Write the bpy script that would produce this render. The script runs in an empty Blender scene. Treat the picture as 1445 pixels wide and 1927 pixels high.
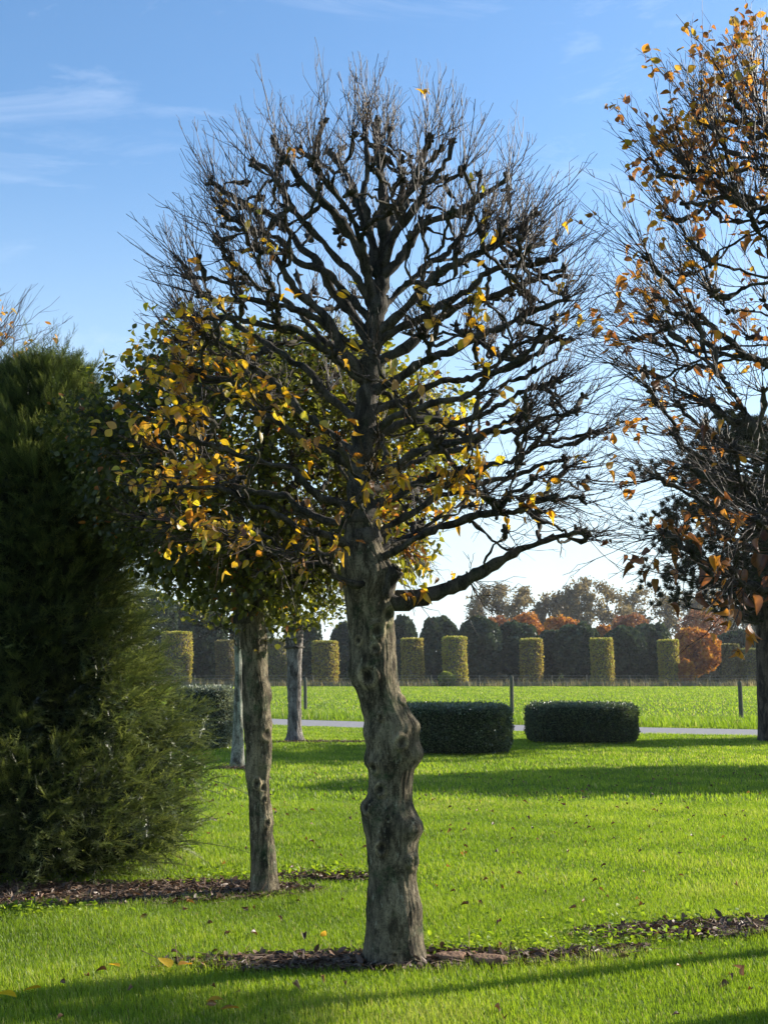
import bpy, math
import numpy as np
from mathutils import noise as mnoise, Vector

# ------------------------------------------------------------------ camera, sky, sun, exposure
S = bpy.context.scene
COL = S.collection
R_ = math.radians
F_PX, CXP, CYP, PITCH, EYE = 2409.0, 722.5, 963.5, R_(7.06), 1.6
cam = bpy.data.objects.new("camera", bpy.data.cameras.new("camera"))
COL.objects.link(cam)
cam.location = (0, 0, EYE)
cam.rotation_euler = (R_(90) + PITCH, 0, 0)
cam.data.sensor_fit = 'VERTICAL'
cam.data.sensor_height = 36.0
cam.data.lens = 45.0
cam.data.clip_end = 5000
S.camera = cam

SUN_AZ, SUN_EL = R_(65), R_(24)          # azimuth measured from the view direction (+Y) towards the right (+X)
sun = bpy.data.objects.new("sun", bpy.data.lights.new("sun", 'SUN'))
COL.objects.link(sun)
sun.data.energy = 5.0
sun.data.angle = R_(0.5)
sun.data.color = (1.0, 0.93, 0.80)
sdir = Vector((math.sin(SUN_AZ) * math.cos(SUN_EL), math.cos(SUN_AZ) * math.cos(SUN_EL), math.sin(SUN_EL)))
sun.rotation_euler = sdir.to_track_quat('Z', 'Y').to_euler()
sun.location = (20, 10, 20)

W = bpy.data.worlds.new("World")
S.world = W
W.use_nodes = True
nt = W.node_tree
nt.nodes.clear()
wo = nt.nodes.new('ShaderNodeOutputWorld')
bg = nt.nodes.new('ShaderNodeBackground')
sky = nt.nodes.new('ShaderNodeTexSky')
sky.sky_type = 'NISHITA'
sky.sun_disc = False
sky.sun_elevation = SUN_EL
sky.sun_rotation = SUN_AZ
sky.air_density = 1.0
sky.dust_density = 0.4
sky.ozone_density = 2.2
tc = nt.nodes.new('ShaderNodeTexCoord')
mp = nt.nodes.new('ShaderNodeMapping')
mp.inputs['Rotation'].default_value = (0, R_(-24), R_(20))
mp.inputs['Scale'].default_value = (2.4, 2.2, 10.0)
nz = nt.nodes.new('ShaderNodeTexNoise')
nz.inputs['Scale'].default_value = 1.6
nz.inputs['Detail'].default_value = 9
nz.inputs['Roughness'].default_value = 0.62
nz.inputs['Distortion'].default_value = 1.1
cr = nt.nodes.new('ShaderNodeValToRGB')
cr.color_ramp.elements[0].position = 0.53
cr.color_ramp.elements[1].position = 0.80
cr.color_ramp.elements[1].color = (0.20, 0.20, 0.20, 1)
mx = nt.nodes.new('ShaderNodeMixRGB')
mx.inputs['Color2'].default_value = (7.0, 7.2, 7.6, 1)
gm = nt.nodes.new('ShaderNodeHueSaturation')
gm.inputs['Saturation'].default_value = 1.17
gm.inputs['Value'].default_value = 1.0
L = nt.links.new
L(tc.outputs['Generated'], mp.inputs['Vector'])
L(mp.outputs['Vector'], nz.inputs['Vector'])
L(nz.outputs['Fac'], cr.inputs['Fac'])
L(sky.outputs[0], gm.inputs['Color'])
L(gm.outputs[0], mx.inputs['Color1'])
L(cr.outputs['Color'], mx.inputs['Fac'])
# milky air low over the horizon
sx = nt.nodes.new('ShaderNodeSeparateXYZ'); L(tc.outputs['Generated'], sx.inputs[0])
mr_ = nt.nodes.new('ShaderNodeMapRange')
mr_.interpolation_type = 'SMOOTHSTEP'
mr_.inputs[1].default_value = -0.02; mr_.inputs[2].default_value = 0.42; mr_.inputs[3].default_value = 0.75; mr_.inputs[4].default_value = 0.0
L(sx.outputs['Z'], mr_.inputs[0])
mh = nt.nodes.new('ShaderNodeMixRGB'); mh.inputs['Color2'].default_value = (3.6, 4.35, 4.9, 1)
L(mr_.outputs[0], mh.inputs['Fac']); L(mx.outputs[0], mh.inputs['Color1'])
L(mh.outputs[0], bg.inputs['Color'])
L(bg.outputs[0], wo.inputs['Surface'])
bg.inputs['Strength'].default_value = 0.118

S.view_settings.view_transform = 'Standard'
S.view_settings.look = 'None'
S.view_settings.gamma = 1.0
S.view_settings.exposure = 1.02
S.cycles.max_bounces = 8
S.cycles.transmission_bounces = 5
S.cycles.diffuse_bounces = 3
S.cycles.glossy_bounces = 2
S.cycles.transparent_max_bounces = 6

# ------------------------------------------------------------------ small helpers
CP, SP = math.cos(PITCH), math.sin(PITCH)


def ray(px, py):
    x = (px - CXP) / F_PX
    v = (CYP - py) / F_PX
    return np.array([x, CP - v * SP, SP + v * CP])


def G(px, py):                        # point of the ground seen at a pixel of the photograph
    d = ray(px, py)
    t = -EYE / d[2]
    return np.array([d[0] * t, d[1] * t, 0.0])


def P(px, py, Y):                     # point at distance Y from the camera
    d = ray(px, py)
    t = Y / d[1]
    return np.array([d[0] * t, Y, EYE + d[2] * t])


def tag(o, label=None, cat=None, group=None, kind=None):
    if label: o['label'] = label
    if cat: o['category'] = cat
    if group: o['group'] = group
    if kind: o['kind'] = kind
    return o


def empty(name, loc=(0, 0, 0)):
    o = bpy.data.objects.new(name, None)
    o.location = loc
    COL.objects.link(o)
    return o


class MB:
    """collects vertices and faces; build() links them as one mesh object"""
    def __init__(s):
        s.v, s.q, s.t, s.r, s.n = [], [], [], [], 0

    def add(s, V, Q=None, T=None, rnd=0.5):
        V = np.asarray(V, dtype=np.float32).reshape(-1, 3)
        s.v.append(V)
        s.r.append(np.broadcast_to(np.asarray(rnd, dtype=np.float32), (len(V),)).copy())
        if Q is not None and len(Q): s.q.append(np.asarray(Q, dtype=np.int32).reshape(-1, 4) + s.n)
        if T is not None and len(T): s.t.append(np.asarray(T, dtype=np.int32).reshape(-1, 3) + s.n)
        s.n += len(V)

    def mesh(s, name, mat, smooth=True, origin=(0, 0, 0)):
        me = bpy.data.meshes.new(name)
        V = np.concatenate(s.v) - np.asarray(origin, dtype=np.float32)
        Q = np.concatenate(s.q) if s.q else np.zeros((0, 4), np.int32)
        T = np.concatenate(s.t) if s.t else np.zeros((0, 3), np.int32)
        me.vertices.add(len(V))
        me.vertices.foreach_set('co', V.ravel())
        nl = Q.size + T.size
        me.loops.add(nl)
        me.loops.foreach_set('vertex_index', np.concatenate([Q.ravel(), T.ravel()]))
        me.polygons.add(len(Q) + len(T))
        st = np.concatenate([np.arange(len(Q)) * 4, Q.size + np.arange(len(T)) * 3]).astype(np.int32)
        me.polygons.foreach_set('loop_start', st)
        me.polygons.foreach_set('use_smooth', np.full(len(Q) + len(T), smooth, dtype=bool))
        me.update(calc_edges=True)
        at = me.attributes.new('rnd', 'FLOAT', 'POINT')
        at.data.foreach_set('value', np.concatenate(s.r))
        me.materials.append(mat)
        return me

    def build(s, name, mat, parent=None, smooth=True, origin=(0, 0, 0)):
        me = s.mesh(name, mat, smooth, origin)
        o = bpy.data.objects.new(name, me)
        COL.objects.link(o)
        if parent is not None:
            o.parent = parent
        else:
            o.location = origin
        return o


def norm(a):
    return a / np.maximum(np.linalg.norm(a, axis=-1, keepdims=True), 1e-9)


def tubes(mb, Pm, Rm, k=3, rnd=None, cap=False):
    """Pm (m,n,3) paths, Rm (m,n) radii"""
    Pm = np.asarray(Pm, float); Rm = np.asarray(Rm, float)
    if Pm.ndim == 2: Pm = Pm[None]; Rm = Rm[None]
    m, n, _ = Pm.shape
    T = norm(np.gradient(Pm, axis=1))
    md = norm(Pm[:, -1] - Pm[:, 0])
    ax = np.where(np.abs(md[:, 2:3]) > 0.8, np.array([[1.0, 0.13, 0.0]]), np.array([[0.0, 0.1, 1.0]]))
    U = norm(ax[:, None, :] - (T * ax[:, None, :]).sum(-1, keepdims=True) * T)
    Vv = np.cross(T, U)
    an = np.arange(k) * 2 * math.pi / k
    V = Pm[:, :, None, :] + Rm[:, :, None, None] * (np.cos(an)[None, None, :, None] * U[:, :, None, :] + np.sin(an)[None, None, :, None] * Vv[:, :, None, :])
    i = np.arange(n - 1)[:, None] * k
    j = np.arange(k)[None, :]
    j2 = (j + 1) % k
    q = np.stack([i + j, i + j2, i + k + j2, i + k + j], -1).reshape(-1, 4)
    Q = (q[None] + (np.arange(m) * n * k)[:, None, None]).reshape(-1, 4)
    r = 0.5 if rnd is None else np.repeat(rnd, n * k)
    mb.add(V, Q, rnd=r)
    if cap:
        e = (n - 1) * k
        tt = np.array([[e, e + a, e + a + 1] for a in range(1, k - 1)])
        b = np.array([[0, a + 1, a] for a in range(1, k - 1)])
        tt = np.concatenate([tt, b])
        mb.t.append(((tt[None] + (np.arange(m) * n * k)[:, None, None]).reshape(-1, 3) + mb.n - len(V.reshape(-1, 3))).astype(np.int32))


def frames(rng, D, up=None, roll=0.6):
    """rotation matrices whose x axis follows D, z axis roughly up"""
    D = norm(D)
    m = len(D)
    upv = np.tile(np.array([[0.0, 0.0, 1.0]]), (m, 1)) if up is None else up
    upv = upv + rng.normal(0, roll, (m, 3))
    Y = norm(np.cross(upv, D))
    Z = np.cross(D, Y)
    return np.stack([D, Y, Z], -1)


def scatter(mb, tv, tq, tt, pos, rot, sc, rnd):
    tv = np.asarray(tv, float)
    m = len(pos)
    if m == 0: return
    sc = np.asarray(sc, float)
    if sc.ndim == 1: sc = np.repeat(sc[:, None], 3, 1)
    V = np.einsum('mij,mnj->mni', rot, tv[None] * sc[:, None, :]) + pos[:, None, :]
    off = (np.arange(m) * len(tv))[:, None, None]
    Q = (np.asarray(tq)[None] + off).reshape(-1, 4) if tq is not None and len(tq) else None
    T = (np.asarray(tt)[None] + off).reshape(-1, 3) if tt is not None and len(tt) else None
    mb.add(V, Q, T, rnd=np.repeat(rnd, len(tv)))


# leaf template: base at the origin, tip at x = 1, folded along the midrib and curled
def leaf_template(curl=0.18, fold=0.16, w=0.31, st=5):
    xs = np.linspace(0, 1, st)
    prof = {7: [0.10, 0.72, 1.0, 1.0, 0.82, 0.45, 0.0], 5: [0.12, 0.95, 1.0, 0.66, 0.0], 3: [0.3, 1.0, 0.0]}[st]
    v = []
    for x, p in zip(xs, prof):
        z = curl * (x * x) * -1.0
        v += [(x, -w * p, z + fold * p), (x, 0, z), (x, w * p, z + fold * p)]
    q = []
    for i in range(st - 1):
        a = i * 3
        q += [(a, a + 1, a + 4, a + 3), (a + 1, a + 2, a + 5, a + 4)]
    return np.array(v), np.array(q)


LEAF_V, LEAF_Q = leaf_template(0.16, 0.13, 0.33, 7)
LEAFC_V, LEAFC_Q = leaf_template(0.55, 0.34, 0.27, 7)
LEAFS_V, LEAFS_Q = leaf_template(0.2, 0.14, 0.36, 5)


# ------------------------------------------------------------------ materials
def new_mat(name):
    m = bpy.data.materials.new(name)
    m.use_nodes = True
    m.node_tree.nodes.clear()
    return m, m.node_tree


def N(t, kind, **kw):
    n = t.nodes.new('ShaderNode' + kind)
    for k, v in kw.items():
        if k in n.inputs: n.inputs[k].default_value = v
        else: setattr(n, k, v)
    return n


def ramp(t, stops):
    n = t.nodes.new('ShaderNodeValToRGB')
    e = n.color_ramp.elements
    while len(e) < len(stops): e.new(0.5)
    for el, (p, c) in zip(e, stops):
        el.position = p
        el.color = (*c, 1)
    return n


def leaf_mat(name, stops, trans=0.5, tcol=1.6, gloss=0.06, rough=0.45, vein=True):
    m, t = new_mat(name)
    l = t.links.new
    a = N(t, 'Attribute', attribute_name='rnd')
    r = ramp(t, stops)
    l(a.outputs['Fac'], r.inputs[0])
    g = N(t, 'NewGeometry')
    nz = N(t, 'TexNoise', Scale=38.0, Detail=3.0)
    l(g.outputs['Position'], nz.inputs['Vector'])
    hv = N(t, 'HueSaturation')
    mr = N(t, 'MapRange')
    mr.inputs[3].default_value = 0.72; mr.inputs[4].default_value = 1.28
    l(nz.outputs['Fac'], mr.inputs[0])
    l(mr.outputs[0], hv.inputs['Value'])
    l(r.outputs[0], hv.inputs['Color'])
    d = N(t, 'BsdfDiffuse')
    tr = N(t, 'BsdfTranslucent')
    l(hv.outputs[0], d.inputs[0])
    sc = N(t, 'MixRGB', blend_type='MULTIPLY')
    sc.inputs[0].default_value = 1
    sc.inputs[2].default_value = (tcol, tcol, tcol * 0.7, 1)
    l(hv.outputs[0], sc.inputs[1])
    l(sc.outputs[0], tr.inputs[0])
    mx = N(t, 'MixShader'); mx.inputs[0].default_value = trans
    l(d.outputs[0], mx.inputs[1]); l(tr.outputs[0], mx.inputs[2])
    gl = N(t, 'BsdfGlossy', Roughness=rough)
    m2 = N(t, 'MixShader'); m2.inputs[0].default_value = gloss
    l(mx.outputs[0], m2.inputs[1]); l(gl.outputs[0], m2.inputs[2])
    o = N(t, 'OutputMaterial')
    l(m2.outputs[0], o.inputs[0])
    return m


def bark_mat(name, c1, c2, cmoss, moss=0.5, scale=9.0, ridges=0.0, rough=0.85, bump=0.5, lichen=None):
    m, t = new_mat(name)
    l = t.links.new
    g = N(t, 'NewGeometry')
    mp = N(t, 'Mapping'); mp.inputs['Scale'].default_value = (1, 1, 0.35)
    l(g.outputs['Position'], mp.inputs[0])
    n1 = N(t, 'TexNoise', Scale=scale, Detail=8.0, Roughness=0.65)
    l(mp.outputs[0], n1.inputs['Vector'])
    r1 = ramp(t, [(0.32, c1), (0.62, c2)])
    l(n1.outputs['Fac'], r1.inputs[0])
    n2 = N(t, 'TexNoise', Scale=scale * 0.45, Detail=6.0, Roughness=0.7)
    l(g.outputs['Position'], n2.inputs['Vector'])
    r2 = ramp(t, [(1 - moss - 0.06, (0, 0, 0)), (1 - moss + 0.10, (1, 1, 1))])
    l(n2.outputs['Fac'], r2.inputs[0])
    mm = N(t, 'MixRGB'); mm.inputs[2].default_value = (*cmoss, 1)
    l(r2.outputs[0], mm.inputs[0]); l(r1.outputs[0], mm.inputs[1])
    last = mm
    # dark pits and pale lichen flecks
    n3 = N(t, 'TexNoise', Scale=scale * 7, Detail=4.0, Roughness=0.7)
    l(g.outputs['Position'], n3.inputs['Vector'])
    r3 = ramp(t, [(0.34, (0.25, 0.25, 0.25)), (0.50, (1, 1, 1))])
    l(n3.outputs['Fac'], r3.inputs[0])
    mu = N(t, 'MixRGB', blend_type='MULTIPLY'); mu.inputs[0].default_value = 0.85
    l(last.outputs[0], mu.inputs[1]); l(r3.outputs[0], mu.inputs[2])
    n6 = N(t, 'TexNoise', Scale=scale * 0.9, Detail=9.0, Roughness=0.8, Distortion=0.6)
    l(mp.outputs[0], n6.inputs['Vector'])
    r6 = ramp(t, [(0.43, (0.20, 0.18, 0.16)), (0.53, (1, 1, 1))])
    l(n6.outputs['Fac'], r6.inputs[0])
    m6 = N(t, 'MixRGB', blend_type='MULTIPLY'); m6.inputs[0].default_value = 0.9
    l(mu.outputs[0], m6.inputs[1]); l(r6.outputs[0], m6.inputs[2])
    last = m6
    if lichen:
        n4 = N(t, 'TexNoise', Scale=scale * 2.3, Detail=5.0, Roughness=0.75)
        l(mp.outputs[0], n4.inputs['Vector'])
        r4 = ramp(t, [(0.60, (0, 0, 0)), (0.68, (0.7, 0.7, 0.7))])
        l(n4.outputs['Fac'], r4.inputs[0])
        ml = N(t, 'MixRGB'); ml.inputs[2].default_value = (*lichen, 1)
        l(r4.outputs[0], ml.inputs[0]); l(last.outputs[0], ml.inputs[1])
        last = ml
    # rnd: 0 in the rotten hollow of a knot, 1 on its smooth callus ring
    at = N(t, 'Attribute', attribute_name='rnd')
    ra = ramp(t, [(0.0, (0.30, 0.27, 0.24)), (0.5, (1, 1, 1)), (1.0, (1.7, 1.65, 1.5))])
    l(at.outputs['Fac'], ra.inputs[0])
    ma = N(t, 'MixRGB', blend_type='MULTIPLY'); ma.inputs[0].default_value = 1.0
    l(last.outputs[0], ma.inputs[1]); l(ra.outputs[0], ma.inputs[2])
    last = ma
    b = N(t, 'BsdfPrincipled', Roughness=rough)
    b.inputs['Specular IOR Level'].default_value = 0.25
    l(last.outputs[0], b.inputs['Base Color'])
    mp2 = N(t, 'Mapping'); mp2.inputs['Scale'].default_value = (1, 1, 0.16 if ridges else 0.5)
    l(g.outputs['Position'], mp2.inputs[0])
    n5 = N(t, 'TexNoise', Scale=scale * (3.2 if ridges else 3.6), Detail=12.0, Roughness=0.82)
    l(mp2.outputs[0], n5.inputs['Vector'])
    bm = N(t, 'Bump', Strength=bump, Distance=0.02)
    l(n5.outputs['Fac'], bm.inputs['Height'])
    l(bm.outputs[0], b.inputs['Normal'])
    o = N(t, 'OutputMaterial')
    l(b.outputs[0], o.inputs[0])
    return m


def noise_mat(name, stops, scale=3.0, detail=6.0, rough=0.9, bump=0.3, bscale=30.0, spec=0.2, stretch=(1, 1, 1), big=None):
    m, t = new_mat(name)
    l = t.links.new
    g = N(t, 'NewGeometry')
    mp = N(t, 'Mapping'); mp.inputs['Scale'].default_value = stretch
    l(g.outputs['Position'], mp.inputs[0])
    n1 = N(t, 'TexNoise', Scale=scale, Detail=detail, Roughness=0.65)
    l(mp.outputs[0], n1.inputs['Vector'])
    r = ramp(t, stops)
    l(n1.outputs['Fac'], r.inputs[0])
    last = r
    if big:
        n2 = N(t, 'TexNoise', Scale=big[0], Detail=4.0)
        l(mp.outputs[0], n2.inputs['Vector'])
        r2 = ramp(t, [(0.35, (0, 0, 0)), (0.65, (1, 1, 1))])
        l(n2.outputs['Fac'], r2.inputs[0])
        mm = N(t, 'MixRGB'); mm.inputs[2].default_value = (*big[1], 1)
        ms = N(t, 'Math', operation='MULTIPLY'); ms.inputs[1].default_value = big[2]
        l(r2.outputs[0], ms.inputs[0]); l(ms.outputs[0], mm.inputs[0]); l(last.outputs[0], mm.inputs[1])
        last = mm
    b = N(t, 'BsdfPrincipled', Roughness=rough)
    b.inputs['Specular IOR Level'].default_value = spec
    l(last.outputs[0], b.inputs['Base Color'])
    n3 = N(t, 'TexNoise', Scale=bscale, Detail=5.0)
    l(mp.outputs[0], n3.inputs['Vector'])
    bm = N(t, 'Bump', Strength=bump, Distance=0.03)
    l(n3.outputs['Fac'], bm.inputs['Height']); l(bm.outputs[0], b.inputs['Normal'])
    o = N(t, 'OutputMaterial'); l(b.outputs[0], o.inputs[0])
    return m


M_BARK = bark_mat('hornbeam_bark', (0.050, 0.040, 0.026), (0.35, 0.285, 0.18), (0.045, 0.080, 0.028), moss=0.42, scale=15, bump=1.0, lichen=(0.46, 0.43, 0.31))
M_BARK2 = bark_mat('limb_bark', (0.032, 0.026, 0.020), (0.125, 0.105, 0.08), (0.03, 0.042, 0.022), moss=0.42, scale=14, bump=0.7)
M_BARKG = bark_mat('grey_bark', (0.22, 0.21, 0.17), (0.38, 0.37, 0.30), (0.19, 0.22, 0.16), moss=0.5, scale=5, bump=0.3)
M_BARKF = bark_mat('furrowed_bark', (0.08, 0.07, 0.06), (0.36, 0.32, 0.28), (0.09, 0.09, 0.07), moss=0.35, scale=10, ridges=1.0, bump=1.0)
M_BARKP = bark_mat('pine_bark', (0.03, 0.022, 0.017), (0.13, 0.095, 0.07), (0.04, 0.04, 0.03), moss=0.35, scale=8, ridges=1.0, bump=1.0)
M_TWIG = bark_mat('twig_bark', (0.03, 0.02, 0.017), (0.09, 0.062, 0.05), (0.05, 0.045, 0.035), moss=0.4, scale=20, bump=0.2, rough=0.55)
M_YEL = leaf_mat('yellow_leaf', [(0.0, (0.10, 0.035, 0.012)), (0.22, (0.30, 0.12, 0.015)), (0.5, (0.46, 0.25, 0.014)), (0.8, (0.50, 0.33, 0.018)), (1.0, (0.30, 0.30, 0.03))], trans=0.55, tcol=2.0)
M_ORG = leaf_mat('orange_leaf', [(0.0, (0.09, 0.03, 0.015)), (0.3, (0.28, 0.10, 0.022)), (0.6, (0.48, 0.20, 0.03)), (0.85, (0.52, 0.27, 0.03)), (1.0, (0.16, 0.18, 0.03))], trans=0.5, tcol=1.9)
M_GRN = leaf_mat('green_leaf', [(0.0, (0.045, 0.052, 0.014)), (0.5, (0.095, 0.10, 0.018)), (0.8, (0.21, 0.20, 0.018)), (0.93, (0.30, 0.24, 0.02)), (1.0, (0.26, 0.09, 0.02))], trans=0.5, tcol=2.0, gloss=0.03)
M_BRN = leaf_mat('dry_leaf', [(0.0, (0.06, 0.03, 0.016)), (0.6, (0.14, 0.06, 0.028)), (1.0, (0.34, 0.17, 0.04))], trans=0.3, tcol=1.2)
M_YEW = leaf_mat('yew_needle', [(0.0, (0.014, 0.024, 0.008)), (0.5, (0.055, 0.078, 0.020)), (1.0, (0.19, 0.215, 0.060))], trans=0.34, tcol=1.9, gloss=0.07, rough=0.42)
M_BOX = leaf_mat('clipped_yew', [(0.0, (0.022, 0.036, 0.015)), (0.6, (0.06, 0.088, 0.03)), (1.0, (0.16, 0.20, 0.07))], trans=0.28, tcol=1.6, gloss=0.10, rough=0.32)
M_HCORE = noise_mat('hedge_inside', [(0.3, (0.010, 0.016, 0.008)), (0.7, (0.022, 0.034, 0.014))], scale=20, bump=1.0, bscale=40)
M_BOX_SHEEN = leaf_mat('clipped_hedge_sheen', [(0.0, (0.06, 0.07, 0.05)), (0.6, (0.17, 0.19, 0.12)), (1.0, (0.34, 0.37, 0.26))], trans=0.3, tcol=1.4, gloss=0.10, rough=0.4)  # paler hedge leaves: the grey sheen of sky light is put into the colour
M_PINE = leaf_mat('pine_needle', [(0.0, (0.020, 0.024, 0.012)), (1.0, (0.055, 0.062, 0.028))], trans=0.15, tcol=1.3, gloss=0.02)
M_GRASS = leaf_mat('grass_blade', [(0.0, (0.09, 0.145, 0.010)), (0.5, (0.165, 0.25, 0.012)), (0.9, (0.27, 0.34, 0.022)), (1.0, (0.36, 0.33, 0.12))], trans=0.5, tcol=1.7, gloss=0.03, rough=0.5)
M_DRYG = leaf_mat('dry_grass', [(0.0, (0.20, 0.16, 0.08)), (1.0, (0.36, 0.30, 0.17))], trans=0.4, tcol=1.2, gloss=0.03)
M_GROUND = noise_mat('lawn_ground', [(0.3, (0.065, 0.10, 0.012)), (0.6, (0.125, 0.175, 0.016))], scale=1.3, detail=9, bump=0.6, bscale=16, spec=0.05, big=(0.16, (0.07, 0.12, 0.015), 0.5))
M_PATH = noise_mat('asphalt', [(0.3, (0.20, 0.19, 0.195)), (0.7, (0.30, 0.285, 0.285))], scale=6, bump=0.1, bscale=60, spec=0.2)
M_SOIL = noise_mat('mulch_soil', [(0.3, (0.022, 0.014, 0.010)), (0.7, (0.075, 0.05, 0.038))], scale=18, bump=1.0, bscale=45)
M_CHIP = leaf_mat('bark_chip', [(0.0, (0.04, 0.024, 0.017)), (0.6, (0.13, 0.08, 0.055)), (0.9, (0.24, 0.17, 0.12)), (1.0, (0.34, 0.13, 0.04))], trans=0.1, tcol=1.0, gloss=0.04)
M_WOOD = noise_mat('post_wood', [(0.3, (0.06, 0.058, 0.045)), (0.7, (0.15, 0.145, 0.11))], scale=9, stretch=(3, 3, 0.5), bump=0.6, bscale=20)
M_LOG = noise_mat('log_wood', [(0.3, (0.11, 0.055, 0.034)), (0.7, (0.30, 0.19, 0.12))], scale=12, stretch=(2, 2, 1), bump=0.6, bscale=30)
M_WIRE = noise_mat('wire', [(0.3, (0.30, 0.30, 0.29)), (0.7, (0.4, 0.4, 0.39))], bump=0.0, rough=0.5)
M_MAST = noise_mat('mast_metal', [(0.3, (0.45, 0.46, 0.48)), (0.7, (0.55, 0.56, 0.58))], bump=0.0, rough=0.6)


def far_leaf(name, stops, trans=0.35):
    return leaf_mat(name, stops, trans=trans, tcol=1.5, gloss=0.03)


# ------------------------------------------------------------------ ground, path, beds
NOI = lambda x, y, z=0.0: mnoise.noise(Vector((x, y, z)))


def ground():
    mb = MB()
    xs = np.array([-1000, -600, -250, -100, -50, -25, -12, 0, 12, 25, 50, 100, 250, 600, 1000.0])
    ys = np.array([-400, -60, 0, 10, 20, 30, 45, 70, 100, 140, 200, 400, 700, 1200.0])
    X, Y = np.meshgrid(xs, ys)
    V = np.stack([X, Y, np.zeros_like(X)], -1).reshape(-1, 3)
    n = len(xs)
    Q = [(j * n + i, j * n + i + 1, (j + 1) * n + i + 1, (j + 1) * n + i) for j in range(len(ys) - 1) for i in range(n - 1)]
    mb.add(V, Q)
    tag(mb.build('ground', M_GROUND), kind='structure')


ground()

PA = [G(-700, 1340), G(430, 1350.5), G(720, 1360), G(1445, 1374), G(2100, 1388)]      # far edge of the path
PB = [G(-700, 1354), G(430, 1362.5), G(720, 1372), G(1445, 1386), G(2100, 1401)]      # near edge of the path


def path():
    mb = MB()
    V = []
    for a, b in zip(PA, PB):
        V += [a + (0, 0, 0.012), b + (0, 0, 0.012)]
    Q = [(2 * i, 2 * i + 1, 2 * i + 3, 2 * i + 2) for i in range(len(PA) - 1)]
    mb.add(V, Q)
    tag(mb.build('path', M_PATH, smooth=False), kind='structure')


path()


def path_mask(x, y):
    ya = np.interp(x, [p[0] for p in PA], [p[1] for p in PA])
    yb = np.interp(x, [p[0] for p in PB], [p[1] for p in PB])
    return (y > yb + 0.05) & (y < ya - 0.05)


# beds: centre, half length, half depth, rotation
BEDS = []
for (px, py, rx, ry, rot) in [(755, 1812, 1.22, 0.20, 0.06), (1360, 1752, 0.95, 0.24, 0.20), (60, 1690, 1.9, 0.46, 0.12), (380, 1672, 0.55, 0.22, 0.1),
                              (610, 1652, 0.45, 0.16, 0.0), (1140, 1795, 0.28, 0.08, 0.3)]:
    c = G(px, py)
    BEDS.append((c[0], c[1], rx, ry, rot))
C3 = G(557, 1397)
BEDS.append((C3[0] + 0.55, C3[1] - 0.15, 0.95, 0.28, 0.0))
C4 = G(446, 1447)
BEDS.append((C4[0], C4[1], 0.32, 0.22, 0.0))


def bed_val(x, y):
    """>0 inside a bed, grows towards its middle"""
    out = np.full(np.shape(x), -9.0)
    for (cx, cy, rx, ry, rot) in BEDS:
        dx, dy = x - cx, y - cy
        u = (dx * math.cos(rot) + dy * math.sin(rot)) / rx
        v = (-dx * math.sin(rot) + dy * math.cos(rot)) / ry
        a = np.arctan2(v, u)
        r = np.hypot(u, v)
        edge = 1 + 0.12 * np.sin(3 * a + cx * 7) + 0.10 * np.sin(7 * a + cy * 5) + 0.06 * np.sin(17 * a + cx)
        out = np.maximum(out, edge - r)
    return out


for i, (cx, cy, rx, ry, rot) in enumerate(BEDS):
    mb = MB()
    a = np.linspace(0, 2 * math.pi, 97)[:-1]
    edge = 1 + 0.12 * np.sin(3 * a + cx * 7) + 0.10 * np.sin(7 * a + cy * 5) + 0.06 * np.sin(17 * a + cx)
    V = [(cx, cy, 0.004 + 0.0015 * i)]
    for r in (0.5, 1.04):
        u, v = edge * r * np.cos(a) * rx, edge * r * np.sin(a) * ry
        V += list(np.stack([cx + u * math.cos(rot) - v * math.sin(rot), cy + u * math.sin(rot) + v * math.cos(rot), np.full(96, 0.004 + 0.0015 * i)], -1))
    T = [(0, 1 + k, 1 + (k + 1) % 96) for k in range(96)]
    Q = [(1 + k, 97 + k, 97 + (k + 1) % 96, 1 + (k + 1) % 96) for k in range(96)]
    mb.add(V, Q, T)
    tag(mb.build('mulch_bed', M_SOIL), kind='structure')


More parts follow.
